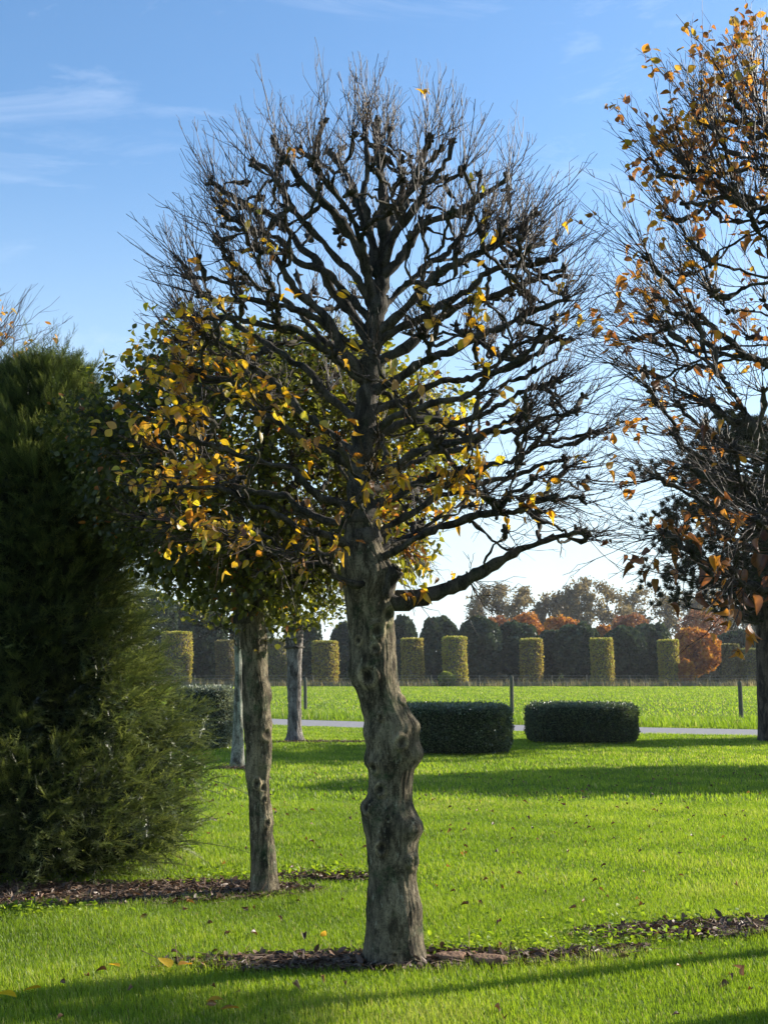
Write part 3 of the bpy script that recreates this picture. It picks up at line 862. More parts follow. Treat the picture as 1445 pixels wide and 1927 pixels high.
def main_tree():
    rng = np.random.default_rng(21)
    base = np.array([G(745, 1815)[0], YM, 0])
    root = empty('pollard_tree', base)
    tag(root, 'big bare pollard tree in the middle with knobbly grey trunk and a few yellow leaves', 'tree', 'pollard trees on the lawn')
    prof = [(1830, 684, 809), (1814, 685, 806), (1781, 686, 799), (1748, 688, 797), (1704, 688, 795), (1680, 690, 789), (1659, 692, 785), (1637, 692, 785), (1620, 689, 791),
            (1602, 688, 788), (1588, 687, 788), (1575, 686, 791), (1566, 682, 796), (1557, 681, 800), (1546, 679, 797), (1535, 679, 789), (1524, 675, 784), (1511, 677, 778), (1502, 688, 777), (1482, 692, 776),
            (1460, 693, 778), (1447, 693, 780), (1438, 685, 788), (1428, 684, 794), (1417, 686, 797), (1408, 690, 793), (1398, 688, 790), (1388, 684, 790), (1379, 682, 790), (1370, 683, 792), (1358, 685, 790), (1346, 682, 778),
            (1324, 676, 766), (1301, 669, 756), (1290, 663, 753), (1273, 654, 751), (1257, 654, 749), (1240, 658, 748), (1213, 658, 745), (1190, 656, 738), (1169, 654, 737), (1145, 651, 741),
            (1124, 648, 741), (1100, 644, 742), (1070, 640, 742), (1040, 641, 726), (1010, 646, 713), (980, 652, 707), (950, 655, 702), (920, 661, 694), (895, 668, 686)]
    knots = [(693, 1272, 13, 0.016, 0.030), (709, 1188, 10, 0.012, 0.018), (675, 1205, 6, 0.006, 0.012), (754, 1392, 9, 0.020, 0.010), (704, 1442, 8, 0.012, 0.018), (716, 1482, 8, 0.010, 0.020),
             (718, 1589, 8, 0.010, 0.020), (690, 1514, 8, 0.012, 0.016), (776, 1617, 9, 0.016, 0.012), (768, 1614, 6, 0.010, 0.008), (783, 1556, 16, 0.018, 0.0), (786, 1365, 10, 0.012, 0.004), (790, 1415, 10, 0.012, 0.004),
             (757, 1314, 7, 0.010, 0.012), (728, 1158, 12, 0.016, 0.010), (737, 1185, 13, 0.018, 0.006), (740, 1085, 14, 0.022, 0.006), (700, 1105, 22, 0.016, 0.0), (706, 1220, 7, 0.007, 0.014),
             (792, 1705, 9, 0.008, 0.006), (730, 1680, 12, 0.007, 0.004), (716, 1345, 5, 0.004, 0.010), (742, 1784, 4, 0.003, 0.012), (730, 1534, 4, 0.003, 0.012), (700, 1385, 12, 0.006, 0.0)]
    mb, top, rt = trunk_mesh(prof, YM, knots, seed=3.3, ridge=0.0050, K=160, ring=0.009, flare=0.022)
    mb.build('trunk', M_BARK, root, origin=base)

    p = lambda x, y, dy=0.0: P(x, y, YM + dy)
    leader = stem_from([(p(690, 1060), 0.11), (p(680, 980), 0.085), (p(677, 900), 0.074), (p(683, 820), 0.066), (p(690, 740), 0.062), (p(700, 660), 0.058), (p(706, 600), 0.054), (p(716, 540, 0.02), 0.048), (p(728, 480, 0.03), 0.038), (p(720, 420, 0.0), 0.04), (p(722, 350, -0.02), 0.026), (p(709, 290, -0.03), 0.022), (p(708, 232, -0.03), 0.024)])
    st = [leader]
    for pts in [
        [(735, 1138, -.04, 20), (780, 1134, -.05, 17), (860, 1103, -.08, 16), (930, 1062, -.10, 14), (985, 1030, -.12, 8), (1040, 1012, -.16, 6), (1095, 1002, -.2, 5)],
        [(712, 1130, -.06, 22), (732, 1095, -.09, 20), (747, 1072, -.10, 17)],
        [(700, 1098, -.10, 10), (668, 1106, -.17, 9), (640, 1100, -.19, 8), (615, 1078, -.2, 7), (602, 1040, -.22, 6), (590, 1000, -.25, 5)],
        [(735, 1118, .06, 11), (785, 1119, .08, 9), (830, 1106, .06, 8), (880, 1085, .0, 8)],
        [(690, 720, 0, 20), (640, 650, -.05, 17), (590, 590, -.10, 14), (545, 520, -.16, 12), (500, 430, -.2, 10), (440, 378, -.26, 8), (398, 343, -.3, 9)],
        [(695, 640, 0, 18), (640, 560, .1, 16), (590, 490, .12, 13), (540, 425, .14, 12), (480, 392, .15, 10), (418, 385, .2, 7)],
        [(705, 560, 0, 20), (672, 480, -.08, 17), (640, 415, -.14, 15), (610, 370, -.2, 13), (570, 330, -.25, 10), (508, 268, -.3, 9)],
        [(706, 520, 0, 16), (690, 430, .1, 14), (668, 370, .14, 12), (662, 320, .16, 12), (650, 290, .18, 12), (622, 290, .2, 10)],
        [(722, 520, 0, 18), (770, 460, .05, 15), (820, 420, .05, 13), (880, 385, .02, 11), (945, 330, .0, 8)],
        [(724, 470, 0, 15), (770, 400, -.1, 12), (800, 350, -.15, 9), (850, 310, -.2, 8), (850, 272, -.22, 9)],
        [(705, 630, 0, 18), (770, 570, -.1, 15), (840, 520, -.15, 13), (900, 470, -.2, 10), (960, 440, -.22, 8), (1000, 400, -.25, 7)],
        [(700, 690, 0, 19), (780, 630, .05, 16), (860, 585, .1, 14), (940, 545, .12, 11), (1000, 520, .15, 9), (1058, 520, .15, 8)],
        [(695, 740, 0, 18), (780, 690, -.08, 15), (860, 660, -.14, 13), (930, 615, -.2, 11), (1000, 580, -.22, 8), (1055, 570, -.25, 8)],
        [(690, 830, 0, 17), (760, 800, .1, 14), (850, 790, .18, 12), (930, 770, .2, 9), (1000, 740, .2, 7)],
        [(685, 900, 0, 17), (740, 868, -.1, 15), (820, 845, -.18, 13), (910, 820, -.25, 10), (1000, 790, -.3, 8), (1085, 775, -.35, 6)],
        [(685, 960, 0, 16), (750, 930, .05, 14), (830, 900, .1, 11), (930, 870, .14, 9), (1020, 840, .15, 7), (1105, 818, .15, 6)],
        [(680, 800, 0, 17), (620, 740, .08, 14), (560, 690, .12, 12), (500, 640, .15, 10), (440, 600, .2, 8), (376, 550, .25, 7)],
        [(680, 890, 0, 16), (600, 845, -.1, 13), (530, 800, -.2, 11), (450, 735, -.3, 8), (370, 700, -.4, 6)],
        [(680, 960, 0, 16), (600, 930, -.12, 13), (520, 880, -.25, 10), (430, 850, -.36, 8), (330, 800, -.45, 6)],
        [(670, 1040, -.05, 16), (600, 1000, -.15, 12), (520, 965, -.3, 9), (420, 930, -.4, 7), (320, 905, -.5, 5)],
        [(700, 560, 0, 14), (690, 470, -.15, 11), (655, 400, -.25, 9), (600, 330, -.28, 9), (598, 290, -.3, 7), (612, 230, -.32, 9)],
        [(700, 1010, .05, 13), (770, 965, .1, 12), (850, 930, .2, 10), (930, 900, .25, 9), (1000, 880, .3, 7), (1060, 870, .3, 6)],
        [(710, 1050, -.05, 13), (800, 1010, -.15, 12), (880, 975, -.25, 10), (950, 955, -.3, 9), (1040, 940, -.4, 7)],
        [(690, 780, 0, 14), (770, 740, .1, 12), (860, 720, .2, 11), (950, 690, .3, 9), (1035, 650, .35, 7)],
        [(700, 660, 0, 15), (790, 590, -.05, 13), (880, 540, -.1, 11), (960, 505, -.15, 9), (1038, 486, -.2, 8)],
        [(705, 600, 0, 14), (760, 540, .15, 12), (830, 480, .25, 11), (885, 440, .3, 9), (885, 399, .35, 8)],
        [(690, 660, 0, 14), (600, 610, -.1, 12), (500, 565, -.2, 10), (430, 560, -.25, 8), (376, 549, -.3, 7)],
        [(690, 720, 0, 14), (610, 660, -.15, 12), (500, 600, -.3, 10), (430, 590, -.35, 8), (372, 600, -.4, 6)],
        [(680, 860, 0, 14), (590, 790, .1, 12), (490, 700, .2, 10), (400, 640, .3, 7)],
        [(695, 600, 0, 14), (610, 520, .05, 12), (540, 450, .05, 11), (480, 430, .1, 9), (423, 426, .1, 7)],
        [(700, 580, 0, 14), (650, 500, -.05, 12), (590, 430, -.05, 11), (530, 360, -.1, 9), (478, 311, -.1, 9)],
        [(710, 520, 0, 14), (700, 430, .05, 12), (685, 350, .05, 11), (683, 262, .05, 9)],
        [(720, 500, 0, 14), (745, 420, -.1, 12), (790, 330, -.1, 10), (808, 262, -.15, 9)],
        [(722, 440, 0, 12), (762, 385, .1, 10), (756, 338, .1, 9)],
        [(690, 820, 0, 14), (770, 775, -.15, 12), (870, 740, -.3, 10), (960, 690, -.4, 8), (1045, 625, -.45, 7)],
        [(680, 930, 0, 14), (770, 880, .25, 11), (860, 840, .4, 9), (960, 790, .5, 7)],
        [(676, 1000, 0, 13), (590, 960, .1, 11), (480, 930, .2, 9), (380, 900, .3, 6)],
        [(690, 700, 0, 15), (620, 640, .15, 11), (520, 560, .25, 9), (440, 520, .3, 7), (345, 520, .35, 7)],
    ]:
        q = 0.78 if len(st) < 5 else 0.58
        st.append(stem_from([(p(x, y, dy), r / F_PX * YM * q) for (x, y, dy, r) in pts]))
    # a wandering line is not straight between its traced points
    for (pp, rr) in st[5:]:
        n = len(pp); s = np.arange(n)[:, None]
        ph = rng.uniform(0, 6.28, (2, 3))
        w = np.sin(s * 0.50 + ph[0]) * 0.022 + np.sin(s * 1.15 + ph[1]) * 0.011
        w *= np.minimum(1, s / 4.0)
        pp += w
    px_t = [(685, 262), (663, 256), (808, 262), (827, 284), (871, 319), (953, 358), (756, 338), (1019, 456), (959, 486), (1038, 486), (1057, 552), (1052, 636), (1035, 720), (1050, 718),
            (1095, 745), (1110, 820), (1105, 908), (1090, 940), (1085, 1000), (1100, 1012), (1040, 940), (995, 940), (478, 311), (565, 287), (642, 281), (423, 426), (376, 492), (439, 530), (464, 344),
            (885, 399), (990, 470), (940, 420), (1060, 505), (1070, 640), (1045, 625), (910, 470), (900, 330), (590, 300), (540, 300), (350, 700), (330, 640), (310, 850), (300, 780),
            (345, 920), (420, 1000), (330, 980), (960, 660), (1000, 700), (900, 560), (860, 470), (950, 1000), (1010, 965), (1060, 880), (985, 830), (900, 930), (700, 300), (735, 250),
            (770, 300), (800, 380), (840, 350), (520, 350), (480, 460), (460, 520), (520, 600), (400, 620), (420, 700), (380, 800), (450, 900), (480, 1010), (560, 1030), (845, 965), (880, 890), (930, 745)]
    T = [p(x, y, rng.uniform(-0.35, 0.35) if abs(x - 700) > 250 else rng.choice([-1, 1]) * rng.uniform(0.15, 0.8)) for x, y in px_t]
    c = p(692, 690)
    T2 = shell_targets(rng, 190, c, 1.17, 1.17, 1.30, c[2] - 1.0, c[2] + 1.35, jit=0.11)
    # crown narrows to the top
    f = np.clip((T2[:, 2] - c[2]) / 1.35, 0, 1)
    T2[:, 0] = c[0] + (T2[:, 0] - c[0]) * (1 - 0.12 * f)
    T = np.concatenate([np.array(T), T2])
    chains, kn, kd, pos, rad, isst = grow(rng, st, T, r0=0.0098, expo=2.6, rscale=0.70, wob=0.030)
    mb = MB()
    limb_mesh(mb, rng, chains, 9)
    ax = lambda q: norm((q - np.array([c[0], YM, 0])) * (1, 1, 0.0))
    stubs(mb, rng, pos, rad, isst, 380, ax)
    # the pruning fists
    ends = [pp[-1] for pp, rr in st[1:]] + [leader[0][-1]]
    allk = np.concatenate([kn, np.array(ends)])
    kdir = np.concatenate([kd, np.array([norm(pp[-1] - pp[-4]) for pp, rr in st[1:]] + [np.array([0, 0, 1.0])])])
    K = len(allk)
    for s in range(7):
        d = norm(rng.normal(0, 0.9, (K, 3)) + kdir + (0, 0, 0.3))
        ln = rng.uniform(0.015, 0.05, (K, 1))
        pp = np.stack([allk, allk + d * ln * 0.6, allk + d * ln], 1)
        r = rng.uniform(0.006, 0.013, (K, 1))
        tubes(mb, pp, np.concatenate([r, r * 1.15, r * 0.7], 1), 5, cap=True)
    mb.build('branches', M_BARK2, root, origin=base)
    # twigs
    tm = MB()
    reps = np.clip(rng.gamma(1.8, 3.6, K), 1, 18).astype(int)
    st_p = np.repeat(allk, reps, 0); kd2 = np.repeat(kdir, reps, 0)
    m = len(st_p)
    rel = st_p - np.array([c[0], YM, c[2] - 0.4])
    outd = norm(rel)
    hgt = np.clip((st_p[:, 2] - (c[2] - 1.0)) / 2.3, 0, 1)
    d = norm(outd * 1.0 + kd2 * 0.35 + rng.normal(0, 0.42, (m, 3)) + np.stack([0 * hgt, 0 * hgt, 0.10 + 0.35 * hgt], -1))
    tp, td = twigs(tm, rng, st_p + rng.normal(0, 0.01, (m, 3)), d, (0.10 + 0.42 * rng.beta(1.4, 1.6, m)) * (0.9 + 0.18 * hgt), r0=0.0036, up=0.35, side=3)
    # twigs from the outer limbs
    cnd = np.where((isst == 0))[0]
    k = rng.choice(cnd, 700)
    d = norm(norm(pos[k] - np.array([c[0], YM, c[2] - 0.4])) * 0.6 + rng.normal(0, 0.6, (700, 3)) + (0, 0, 0.25))
    tp2, td2 = twigs(tm, rng, pos[k], d, rng.uniform(0.08, 0.40, 700), r0=0.0030, up=0.3, side=2)
    tm.build('twigs', M_TWIG, root, origin=base)
    AP, AD = np.concatenate([tp, tp2]), np.concatenate([td, td2])
    lm = MB()

    def pix(q):      # distances in metres from the crown's own axis
        return q[:, 0] - c[0], q[:, 2] - c[2]

    def wl(q):       # left flank keeps most of its leaves
        x, z = pix(q)
        return np.exp(-((x + 0.85) / 0.42) ** 2 - ((z + 0.50) / 0.52) ** 2) * (z < 0.36)

    def wr(q):
        x, z = pix(q)
        return (np.exp(-((x - 0.52) / 0.28) ** 2 - ((z + 0.10) / 0.24) ** 2) + 0.5 * np.exp(-((x - 0.6) / 0.35) ** 2 - ((z + 0.65) / 0.25) ** 2)) * (z < 0.25)

    def wlow(q):
        x, z = pix(q)
        return np.exp(-((x - 0.1) / 0.6) ** 2 - ((z + 0.95) / 0.25) ** 2)

    fr = lambda w: (lambda q: w(q) * (1 + 2.0 * (q[:, 1] < YM)))
    place_leaves(lm, rng, AP, AD, 840, 0.059, fr(wl), rlo=0.22, rhi=0.97)
    place_leaves(lm, rng, AP, AD, 110, 0.059, fr(wr), rlo=0.3, rhi=0.97)
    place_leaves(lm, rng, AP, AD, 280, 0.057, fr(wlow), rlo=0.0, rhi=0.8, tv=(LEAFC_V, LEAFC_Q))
    place_leaves(lm, rng, AP, AD, 60, 0.05, lambda q: (pix(q)[1] > -0.2) * 1.0, rlo=0.2, rhi=0.8, tv=(LEAFC_V, LEAFC_Q))
    place_leaves(lm, rng, AP, AD, 24, 0.062, lambda q: (np.abs(pix(q)[0]) < 0.8) * (q[:, 1] < YM) * (np.abs(pix(q)[1] - 0.35) < 0.45), rlo=0.45, rhi=0.95)
    lm.build('leaves', M_YEL, root, origin=base)


main_tree()


# ---------- the other pollards
def pollard(name, label, group, base, trunk, Y, crown_c, rx, rz, zlo, seed, nt, knob_px=(), twig_len=(0.15, 0.5), reps=(6, 12), leaf=None, bark=M_BARK, stem_r=0.075,
            top_z=None, dens=1.0, leaves_fn=None, r0=0.008, ry=None, twig_r=0.003, cat='tree', fine=True):
    rng = np.random.default_rng(seed)
    base = np.array([base[0], Y, 0.0])
    root = empty(name, base)
    tag(root, label, cat, group)
    tb, top, rt = trunk
    tb.build('trunk', bark, root, origin=base)
    c = np.array(crown_c, float)
    tz = top_z if top_z else c[2] + rz * 0.75
    leader = stem_from([(top - (0, 0, 0.40), rt * 1.0), (top + (0, 0, 0.05), rt * 0.82), (np.array([c[0], c[1], top[2] * 0.6 + tz * 0.4]), stem_r * 0.8), (np.array([c[0] + 0.04, c[1], tz]), 0.02)])
    T = shell_targets(rng, nt, c, rx, ry or rx, rz, zlo, c[2] + rz * 1.1, jit=0.11)
    if len(knob_px):
        T = np.concatenate([T, np.array([P(x, y, Y + dy) for x, y, dy in knob_px])])
    chains, kn, kd, pos, rad, isst = grow(rng, [leader], T, r0=r0, expo=2.3)
    mb = MB()
    limb_mesh(mb, rng, chains, 8 if fine else 5)
    ax = lambda q: norm((q - np.array([c[0], c[1], 0])) * (1, 1, 0.0))
    if fine: stubs(mb, rng, pos, rad, isst, 250, ax)
    K = len(kn)
    for s in range(6 if fine else 0):
        d = norm(rng.normal(0, 0.9, (K, 3)) + kd + (0, 0, 0.3))
        ln = rng.uniform(0.015, 0.05, (K, 1))
        pp = np.stack([kn, kn + d * ln * 0.6, kn + d * ln], 1)
        r = rng.uniform(0.006, 0.013, (K, 1))
        tubes(mb, pp, np.concatenate([r, r * 1.15, r * 0.7], 1), 5, cap=True)
    if fine: mb.build('branches', M_BARK2, root, origin=base)
    tm = MB() if fine else mb
    rp = rng.integers(reps[0], reps[1], K)
    sp = np.repeat(kn, rp, 0); kd2 = np.repeat(kd, rp, 0); m = len(sp)
    outd = norm(sp - (c - (0, 0, rz * 0.35)))
    hgt = np.clip((sp[:, 2] - zlo) / (2 * rz), 0, 1)
    d = norm(outd + kd2 * 0.35 + rng.normal(0, 0.38, (m, 3)) + np.stack([0 * hgt, 0 * hgt, 0.1 + 0.4 * hgt], -1))
    tp, td = twigs(tm, rng, sp, d, rng.uniform(*twig_len, m), r0=twig_r, up=0.35, side=3)
    cnd = np.where(isst == 0)[0]
    n2 = int(900 * dens)
    k = rng.choice(cnd, n2)
    d = norm(norm(pos[k] - c) * 0.6 + rng.normal(0, 0.6, (n2, 3)) + (0, 0, 0.25))
    tp2, td2 = twigs(tm, rng, pos[k], d, rng.uniform(0.08, 0.38, n2), r0=twig_r * 0.85, up=0.3, side=2)
    tm.build('twigs' if fine else 'branches', M_TWIG if fine else M_BARK2, root, origin=base)
    lm = MB()
    leaves_fn(lm, rng, np.concatenate([tp, tp2]), np.concatenate([td, td2]), c)
    lm.build('leaves', leaf, root, origin=base)
    return root


# leafy pollard just left of the middle
Y2 = float(G(495, 1682)[1])
tr2 = trunk_mesh([(1692, 465, 532), (1680, 467, 530), (1660, 469, 525), (1600, 470, 519), (1560, 469, 515), (1545, 468, 518), (1500, 467, 510), (1470, 463, 508), (1449, 459, 511), (1430, 461, 513), (1399, 461, 514), (1380, 459, 511), (1365, 456, 515), (1349, 456, 512),
                  (1325, 457, 509), (1309, 455, 514), (1295, 457, 511), (1282, 456, 506), (1250, 456, 504), (1216, 454, 503), (1190, 450, 502), (1150, 443, 496), (1110, 440, 494), (1070, 444, 490)], Y2,
                 [(500, 1325, 7, 0.012, 0.006), (503, 1380, 8, 0.014, 0.010), (497, 1480, 6, 0.010, 0.012), (485, 1470, 6, 0.008, 0.010), (505, 1545, 6, 0.012, 0.008), (508, 1590, 4, 0.008, 0.006), (498, 1500, 5, 0.008, 0.01), (462, 1390, 5, 0.008, 0.0), (500, 1430, 6, 0.012, 0.006), (504, 1572, 5, 0.008, 0.006)], seed=8.1, K=88, ring=0.014)
c2 = P(498, 882, Y2 + 0.1)


def lf2(lm, rng, tp, td, c):
    n = 42000
    # leaves fill the whole crown, denser towards its skin
    v = norm(rng.normal(0, 1, (n, 3)))
    rr = rng.uniform(0.2, 1.0, n) ** 0.45
    lump = 1 + 0.10 * np.sin(v[:, 0] * 7 + v[:, 2] * 5) + 0.08 * np.sin(v[:, 1] * 9 - v[:, 2] * 8)
    fz = np.clip(v[:, 2], 0, 1)
    pos = c + v * np.array([1.52, 1.45, 1.13]) * (rr * lump * (1 - 0.05 * fz))[:, None]
    # a gap-filled, layered crown: thin some patches out
    g = np.sin(pos[:, 0] * 5.1 + 1) * np.sin(pos[:, 2] * 6.3) * np.sin(pos[:, 1] * 4.7 + 2)
    keep = rng.random(n) < np.clip(0.8 + g * 0.9, 0.15, 1)
    pos = pos[keep]; n = len(pos); v = v[keep]
    d = v * 0.6 + rng.normal(0, 0.6, (n, 3)) + (0, 0, -0.35)
    s = rng.uniform(0.034, 0.060, n)
    sc = np.stack([s, s * rng.uniform(0.8, 1.2, n), s * rng.uniform(0.2, 1.6, n)], -1)
    hi = np.clip(0.36 + 0.38 * np.clip((pos[:, 0] - c[0]) / 1.3, -1, 1) + rng.normal(0, 0.20, n), 0, 0.93)  # sunlit right and shaded left of the crown painted into the leaf colour
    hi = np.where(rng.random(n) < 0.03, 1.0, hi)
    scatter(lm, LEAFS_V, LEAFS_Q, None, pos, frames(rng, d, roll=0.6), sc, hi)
    place_leaves(lm, rng, tp, td, 2600, 0.065, lambda q: (q[:, 2] > c[2] + 0.2) * 1.0 + 0.3, rlo=0.2, rhi=0.95)


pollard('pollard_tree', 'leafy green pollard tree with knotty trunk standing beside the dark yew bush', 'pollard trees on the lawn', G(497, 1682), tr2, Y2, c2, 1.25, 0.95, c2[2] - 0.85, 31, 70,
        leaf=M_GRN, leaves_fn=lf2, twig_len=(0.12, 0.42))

# orange-leaved pollard on the right, its trunk outside the frame
Y5 = 6.3
X5 = P(1625, 1740, Y5)[0]


def simple_trunk(x, Y, r, h, seed, K=48, ring=0.03, flare=0.0, ridge=0.003, lean=0.0):
    z = np.arange(-0.03, h, ring)
    an = np.arange(K) * 2 * math.pi / K
    Z, A = np.meshgrid(z, an, indexing='ij')
    rad = r * (1.08 - 0.16 * Z / h) * (1 - 0.35 * np.clip((Z - h + 0.35) / 0.35, 0, 1))
    if flare: rad = rad + flare * np.exp(-np.maximum(Z, 0) / 0.16) * (0.75 + 0.35 * np.cos(A * 6 + seed))
    D = np.zeros_like(Z)
    for i in range(Z.shape[0]):
        for j in range(K):
            D[i, j] = mnoise.noise(Vector((math.cos(A[i, j]) * 1.7 + seed, math.sin(A[i, j]) * 1.7, Z[i, j] * 2.5))) * 0.012 + mnoise.noise(Vector((math.cos(A[i, j]) * 8 + seed, math.sin(A[i, j]) * 8, Z[i, j] * 3.0))) * ridge
    rad = rad + D
    cx = x + lean * Z
    V = np.stack([cx + np.cos(A) * rad, Y + np.sin(A) * rad, Z], -1).reshape(-1, 3)
    i = np.arange(len(z) - 1)[:, None] * K; j = np.arange(K)[None, :]; j2 = (j + 1) % K
    mb = MB()
    mb.add(V, np.stack([i + j, i + j2, i + K + j2, i + K + j], -1).reshape(-1, 4))
    return mb, np.array([x + lean * h, Y, z[-1]]), r * 0.92


c5 = P(1600, 580, Y5)
kp5 = [(1380, 190, -.2), (1420, 150, .2), (1440, 240, -.3), (1350, 250, .2), (1480, 120, 0), (1320, 230, -.2), (1280, 300, .1), (1265, 412, -.2), (1290, 385, .2), (1225, 490, -.3), (1245, 330, .1), (1300, 322, -.3), (1330, 300, .3), (1240, 560, .3), (1215, 700, .1), (1260, 620, -.4), (1230, 740, -.2), (1195, 640, .2),
       (1350, 250, 0), (1400, 230, .4), (1440, 330, -.5), (1380, 360, -.5), (1310, 470, -.5), (1340, 550, -.6), (1270, 820, -.1), (1300, 880, -.3), (1330, 760, -.5), (1250, 1000, -.3), (1300, 1040, -.4), (1380, 1080, -.5), (1420, 980, -.6), (1240, 900, 0.1), (1400, 1100, -.3)]


def lf5(lm, rng, tp, td, c):
    ztop = c[2]
    place_leaves(lm, rng, tp, td, 2300, 0.048, lambda q: np.exp(-np.clip((ztop + 1.5 - q[:, 2]) / 0.7, 0, 9)) , rlo=0.15, rhi=0.97, droop=0.2)
    place_leaves(lm, rng, tp, td, 520, 0.055, lambda q: (np.abs(q[:, 2] - c[2]) < 0.9) * 1.0, rlo=0.0, rhi=0.8, tv=(LEAFC_V, LEAFC_Q))
    place_leaves(lm, rng, tp, td, 130, 0.055, lambda q: (q[:, 2] < c[2] - 1.0) * (q[:, 0] < c[0]) * 1.0, rlo=0.0, rhi=0.7, tv=(LEAFC_V, LEAFC_Q))
    # heavy dark leaves hanging below
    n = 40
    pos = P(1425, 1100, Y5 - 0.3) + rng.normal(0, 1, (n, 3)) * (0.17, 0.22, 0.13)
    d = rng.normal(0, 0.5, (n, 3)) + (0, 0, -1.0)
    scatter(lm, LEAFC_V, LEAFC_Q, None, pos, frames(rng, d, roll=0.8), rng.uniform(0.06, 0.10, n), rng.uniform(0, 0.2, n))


pollard('pollard_tree', 'orange-leaved pollard tree reaching in from the right edge, its trunk out of the picture', 'pollard trees on the lawn', (X5, Y5, 0),
        simple_trunk(X5, Y5, 0.16, 2.2, 5.5), Y5, c5, 0.98, 1.38, c5[2] - 1.26, 77, 130, knob_px=kp5, leaf=M_ORG, leaves_fn=lf5, twig_len=(0.16, 0.6), reps=(7, 13), ry=1.1, dens=1.2, r0=0.0066)

# its neighbour whose twigs show above the yew at the left edge
Y6 = 11.2
c6 = P(-210, 760, Y6)


def lf6(lm, rng, tp, td, c):
    place_leaves(lm, rng, tp, td, 380, 0.07, lambda q: (q[:, 2] > c[2] + 0.2) * 1.0, rlo=0.4, rhi=0.95)


tr6 = simple_trunk(c6[0], Y6, 0.13, 2.2, 9.5)
pollard('pollard_tree', 'bare pollard behind the yew bush, only orange-leaved twig tips showing at the left edge', 'pollard trees on the lawn', c6, tr6, Y6, c6, 1.1, 1.05, c6[2] - 0.8, 55, 80,
        leaf=M_ORG, leaves_fn=lf6, twig_len=(0.25, 0.75), knob_px=[(20, 690, 0), (-20, 640, 0.2), (-60, 600, -0.2), (10, 760, -.2)])


# furrowed-bark tree and smooth grey-green tree farther back
def lf_small(n, sx, sz, size=0.10):
    def f(lm, rng, tp, td, c):
        v = norm(rng.normal(0, 1, (n, 3)))
        rr = rng.uniform(0.3, 1.0, n) ** 0.5
        pos = c + v * np.array([sx, sx, sz]) * rr[:, None]
        scatter(lm, LEAFS_V, LEAFS_Q, None, pos, frames(rng, rng.normal(0, 1, (n, 3)) + (0, 0, -0.4), roll=0.7), rng.uniform(0.6, 1.3, n) * size, np.clip(rng.normal(0.4, 0.25, n), 0, 1))
    return f


g3 = G(556, 1396)
tr3 = trunk_mesh([(1400, 531, 579), (1396, 534, 577), (1388, 538, 572), (1375, 541, 568), (1340, 542, 567), (1300, 541, 567), (1240, 540, 568), (1200, 537, 570), (1185, 532, 572)], float(g3[1]), [], seed=1.7, K=64, ring=0.03, ridge=0.02)
c3 = P(556, 1095, g3[1])
pollard('lawn_tree', 'straight furrowed-bark tree standing alone in front of the path, grey twig ring at its foot', 'trees standing farther back', g3, tr3, float(g3[1]), c3, 1.6, 1.0, c3[2] - 0.9, 12, 40,
        leaf=M_GRN, leaves_fn=lf_small(2600, 2.0, 1.15), bark=M_BARKF, fine=False, twig_r=0.006, dens=0.2, reps=(3, 6))
g4 = G(446, 1446)
tr4 = trunk_mesh([(1450, 429, 464), (1446, 431, 462), (1430, 434, 461), (1400, 436, 460), (1350, 439, 458), (1300, 441, 457), (1240, 441, 456), (1180, 441, 456)], float(g4[1]), [], seed=4.7, K=56, ring=0.03, ridge=0.002)
c4 = P(447, 1090, g4[1])
pollard('lawn_tree', 'smooth grey-green trunk half hidden behind the knotty leafy tree', 'trees standing farther back', g4, tr4, float(g4[1]), c4, 1.3, 0.9, c4[2] - 0.8, 14, 36,
        leaf=M_GRN, leaves_fn=lf_small(1800, 1.6, 0.85), bark=M_BARKG, fine=False, twig_r=0.005, dens=0.2, reps=(3, 6))


# ------------------------------------------------------------------ yew bush on the left
def sprig_template(rng, n=18, L_=0.15):
    """a shoot along x with needles standing off it on all sides"""
    V, T = [], []
    for x in np.linspace(0.01, L_, n):
        z = 0.028 * (x / L_) ** 2
        ln = 0.027 * (1 - 0.35 * (x / L_) ** 3) * rng.uniform(0.7, 1.2)
        a = rng.uniform(0.6, 1.25)
        ph = rng.uniform(0, 2 * math.pi) if rng.random() < 0.4 else rng.choice([0.2, math.pi - 0.2]) + rng.normal(0, 0.35)
        dx, dy, dz = math.cos(a) * ln, math.sin(a) * math.cos(ph) * ln, math.sin(a) * math.sin(ph) * ln * 0.7
        w = 0.0034
        b = len(V)
        V += [(x - w, 0, z), (x + w, 0, z), (x + dx, dy, z + dz)]
        T.append((b, b + 1, b + 2))
    b = len(V)
    V += [(0, -0.0020, 0), (0, 0.0020, 0), (L_, 0, 0.028)]
    T.append((b, b + 1, b + 2))
    return np.array(V), np.array(T)


YY = 10.7
yew_c = P(60, 1680, YY)
YPROF_Z = [0.0, 0.15, 0.4, 0.7, 1.1, 1.45, 1.8, 2.2, 2.8, 3.3, 3.7, 4.0, 4.15]
YPROF_R = [0.74, 1.20, 1.40, 1.36, 1.17, 0.98, 0.87, 0.78, 0.69, 0.60, 0.46, 0.28, 0.06]


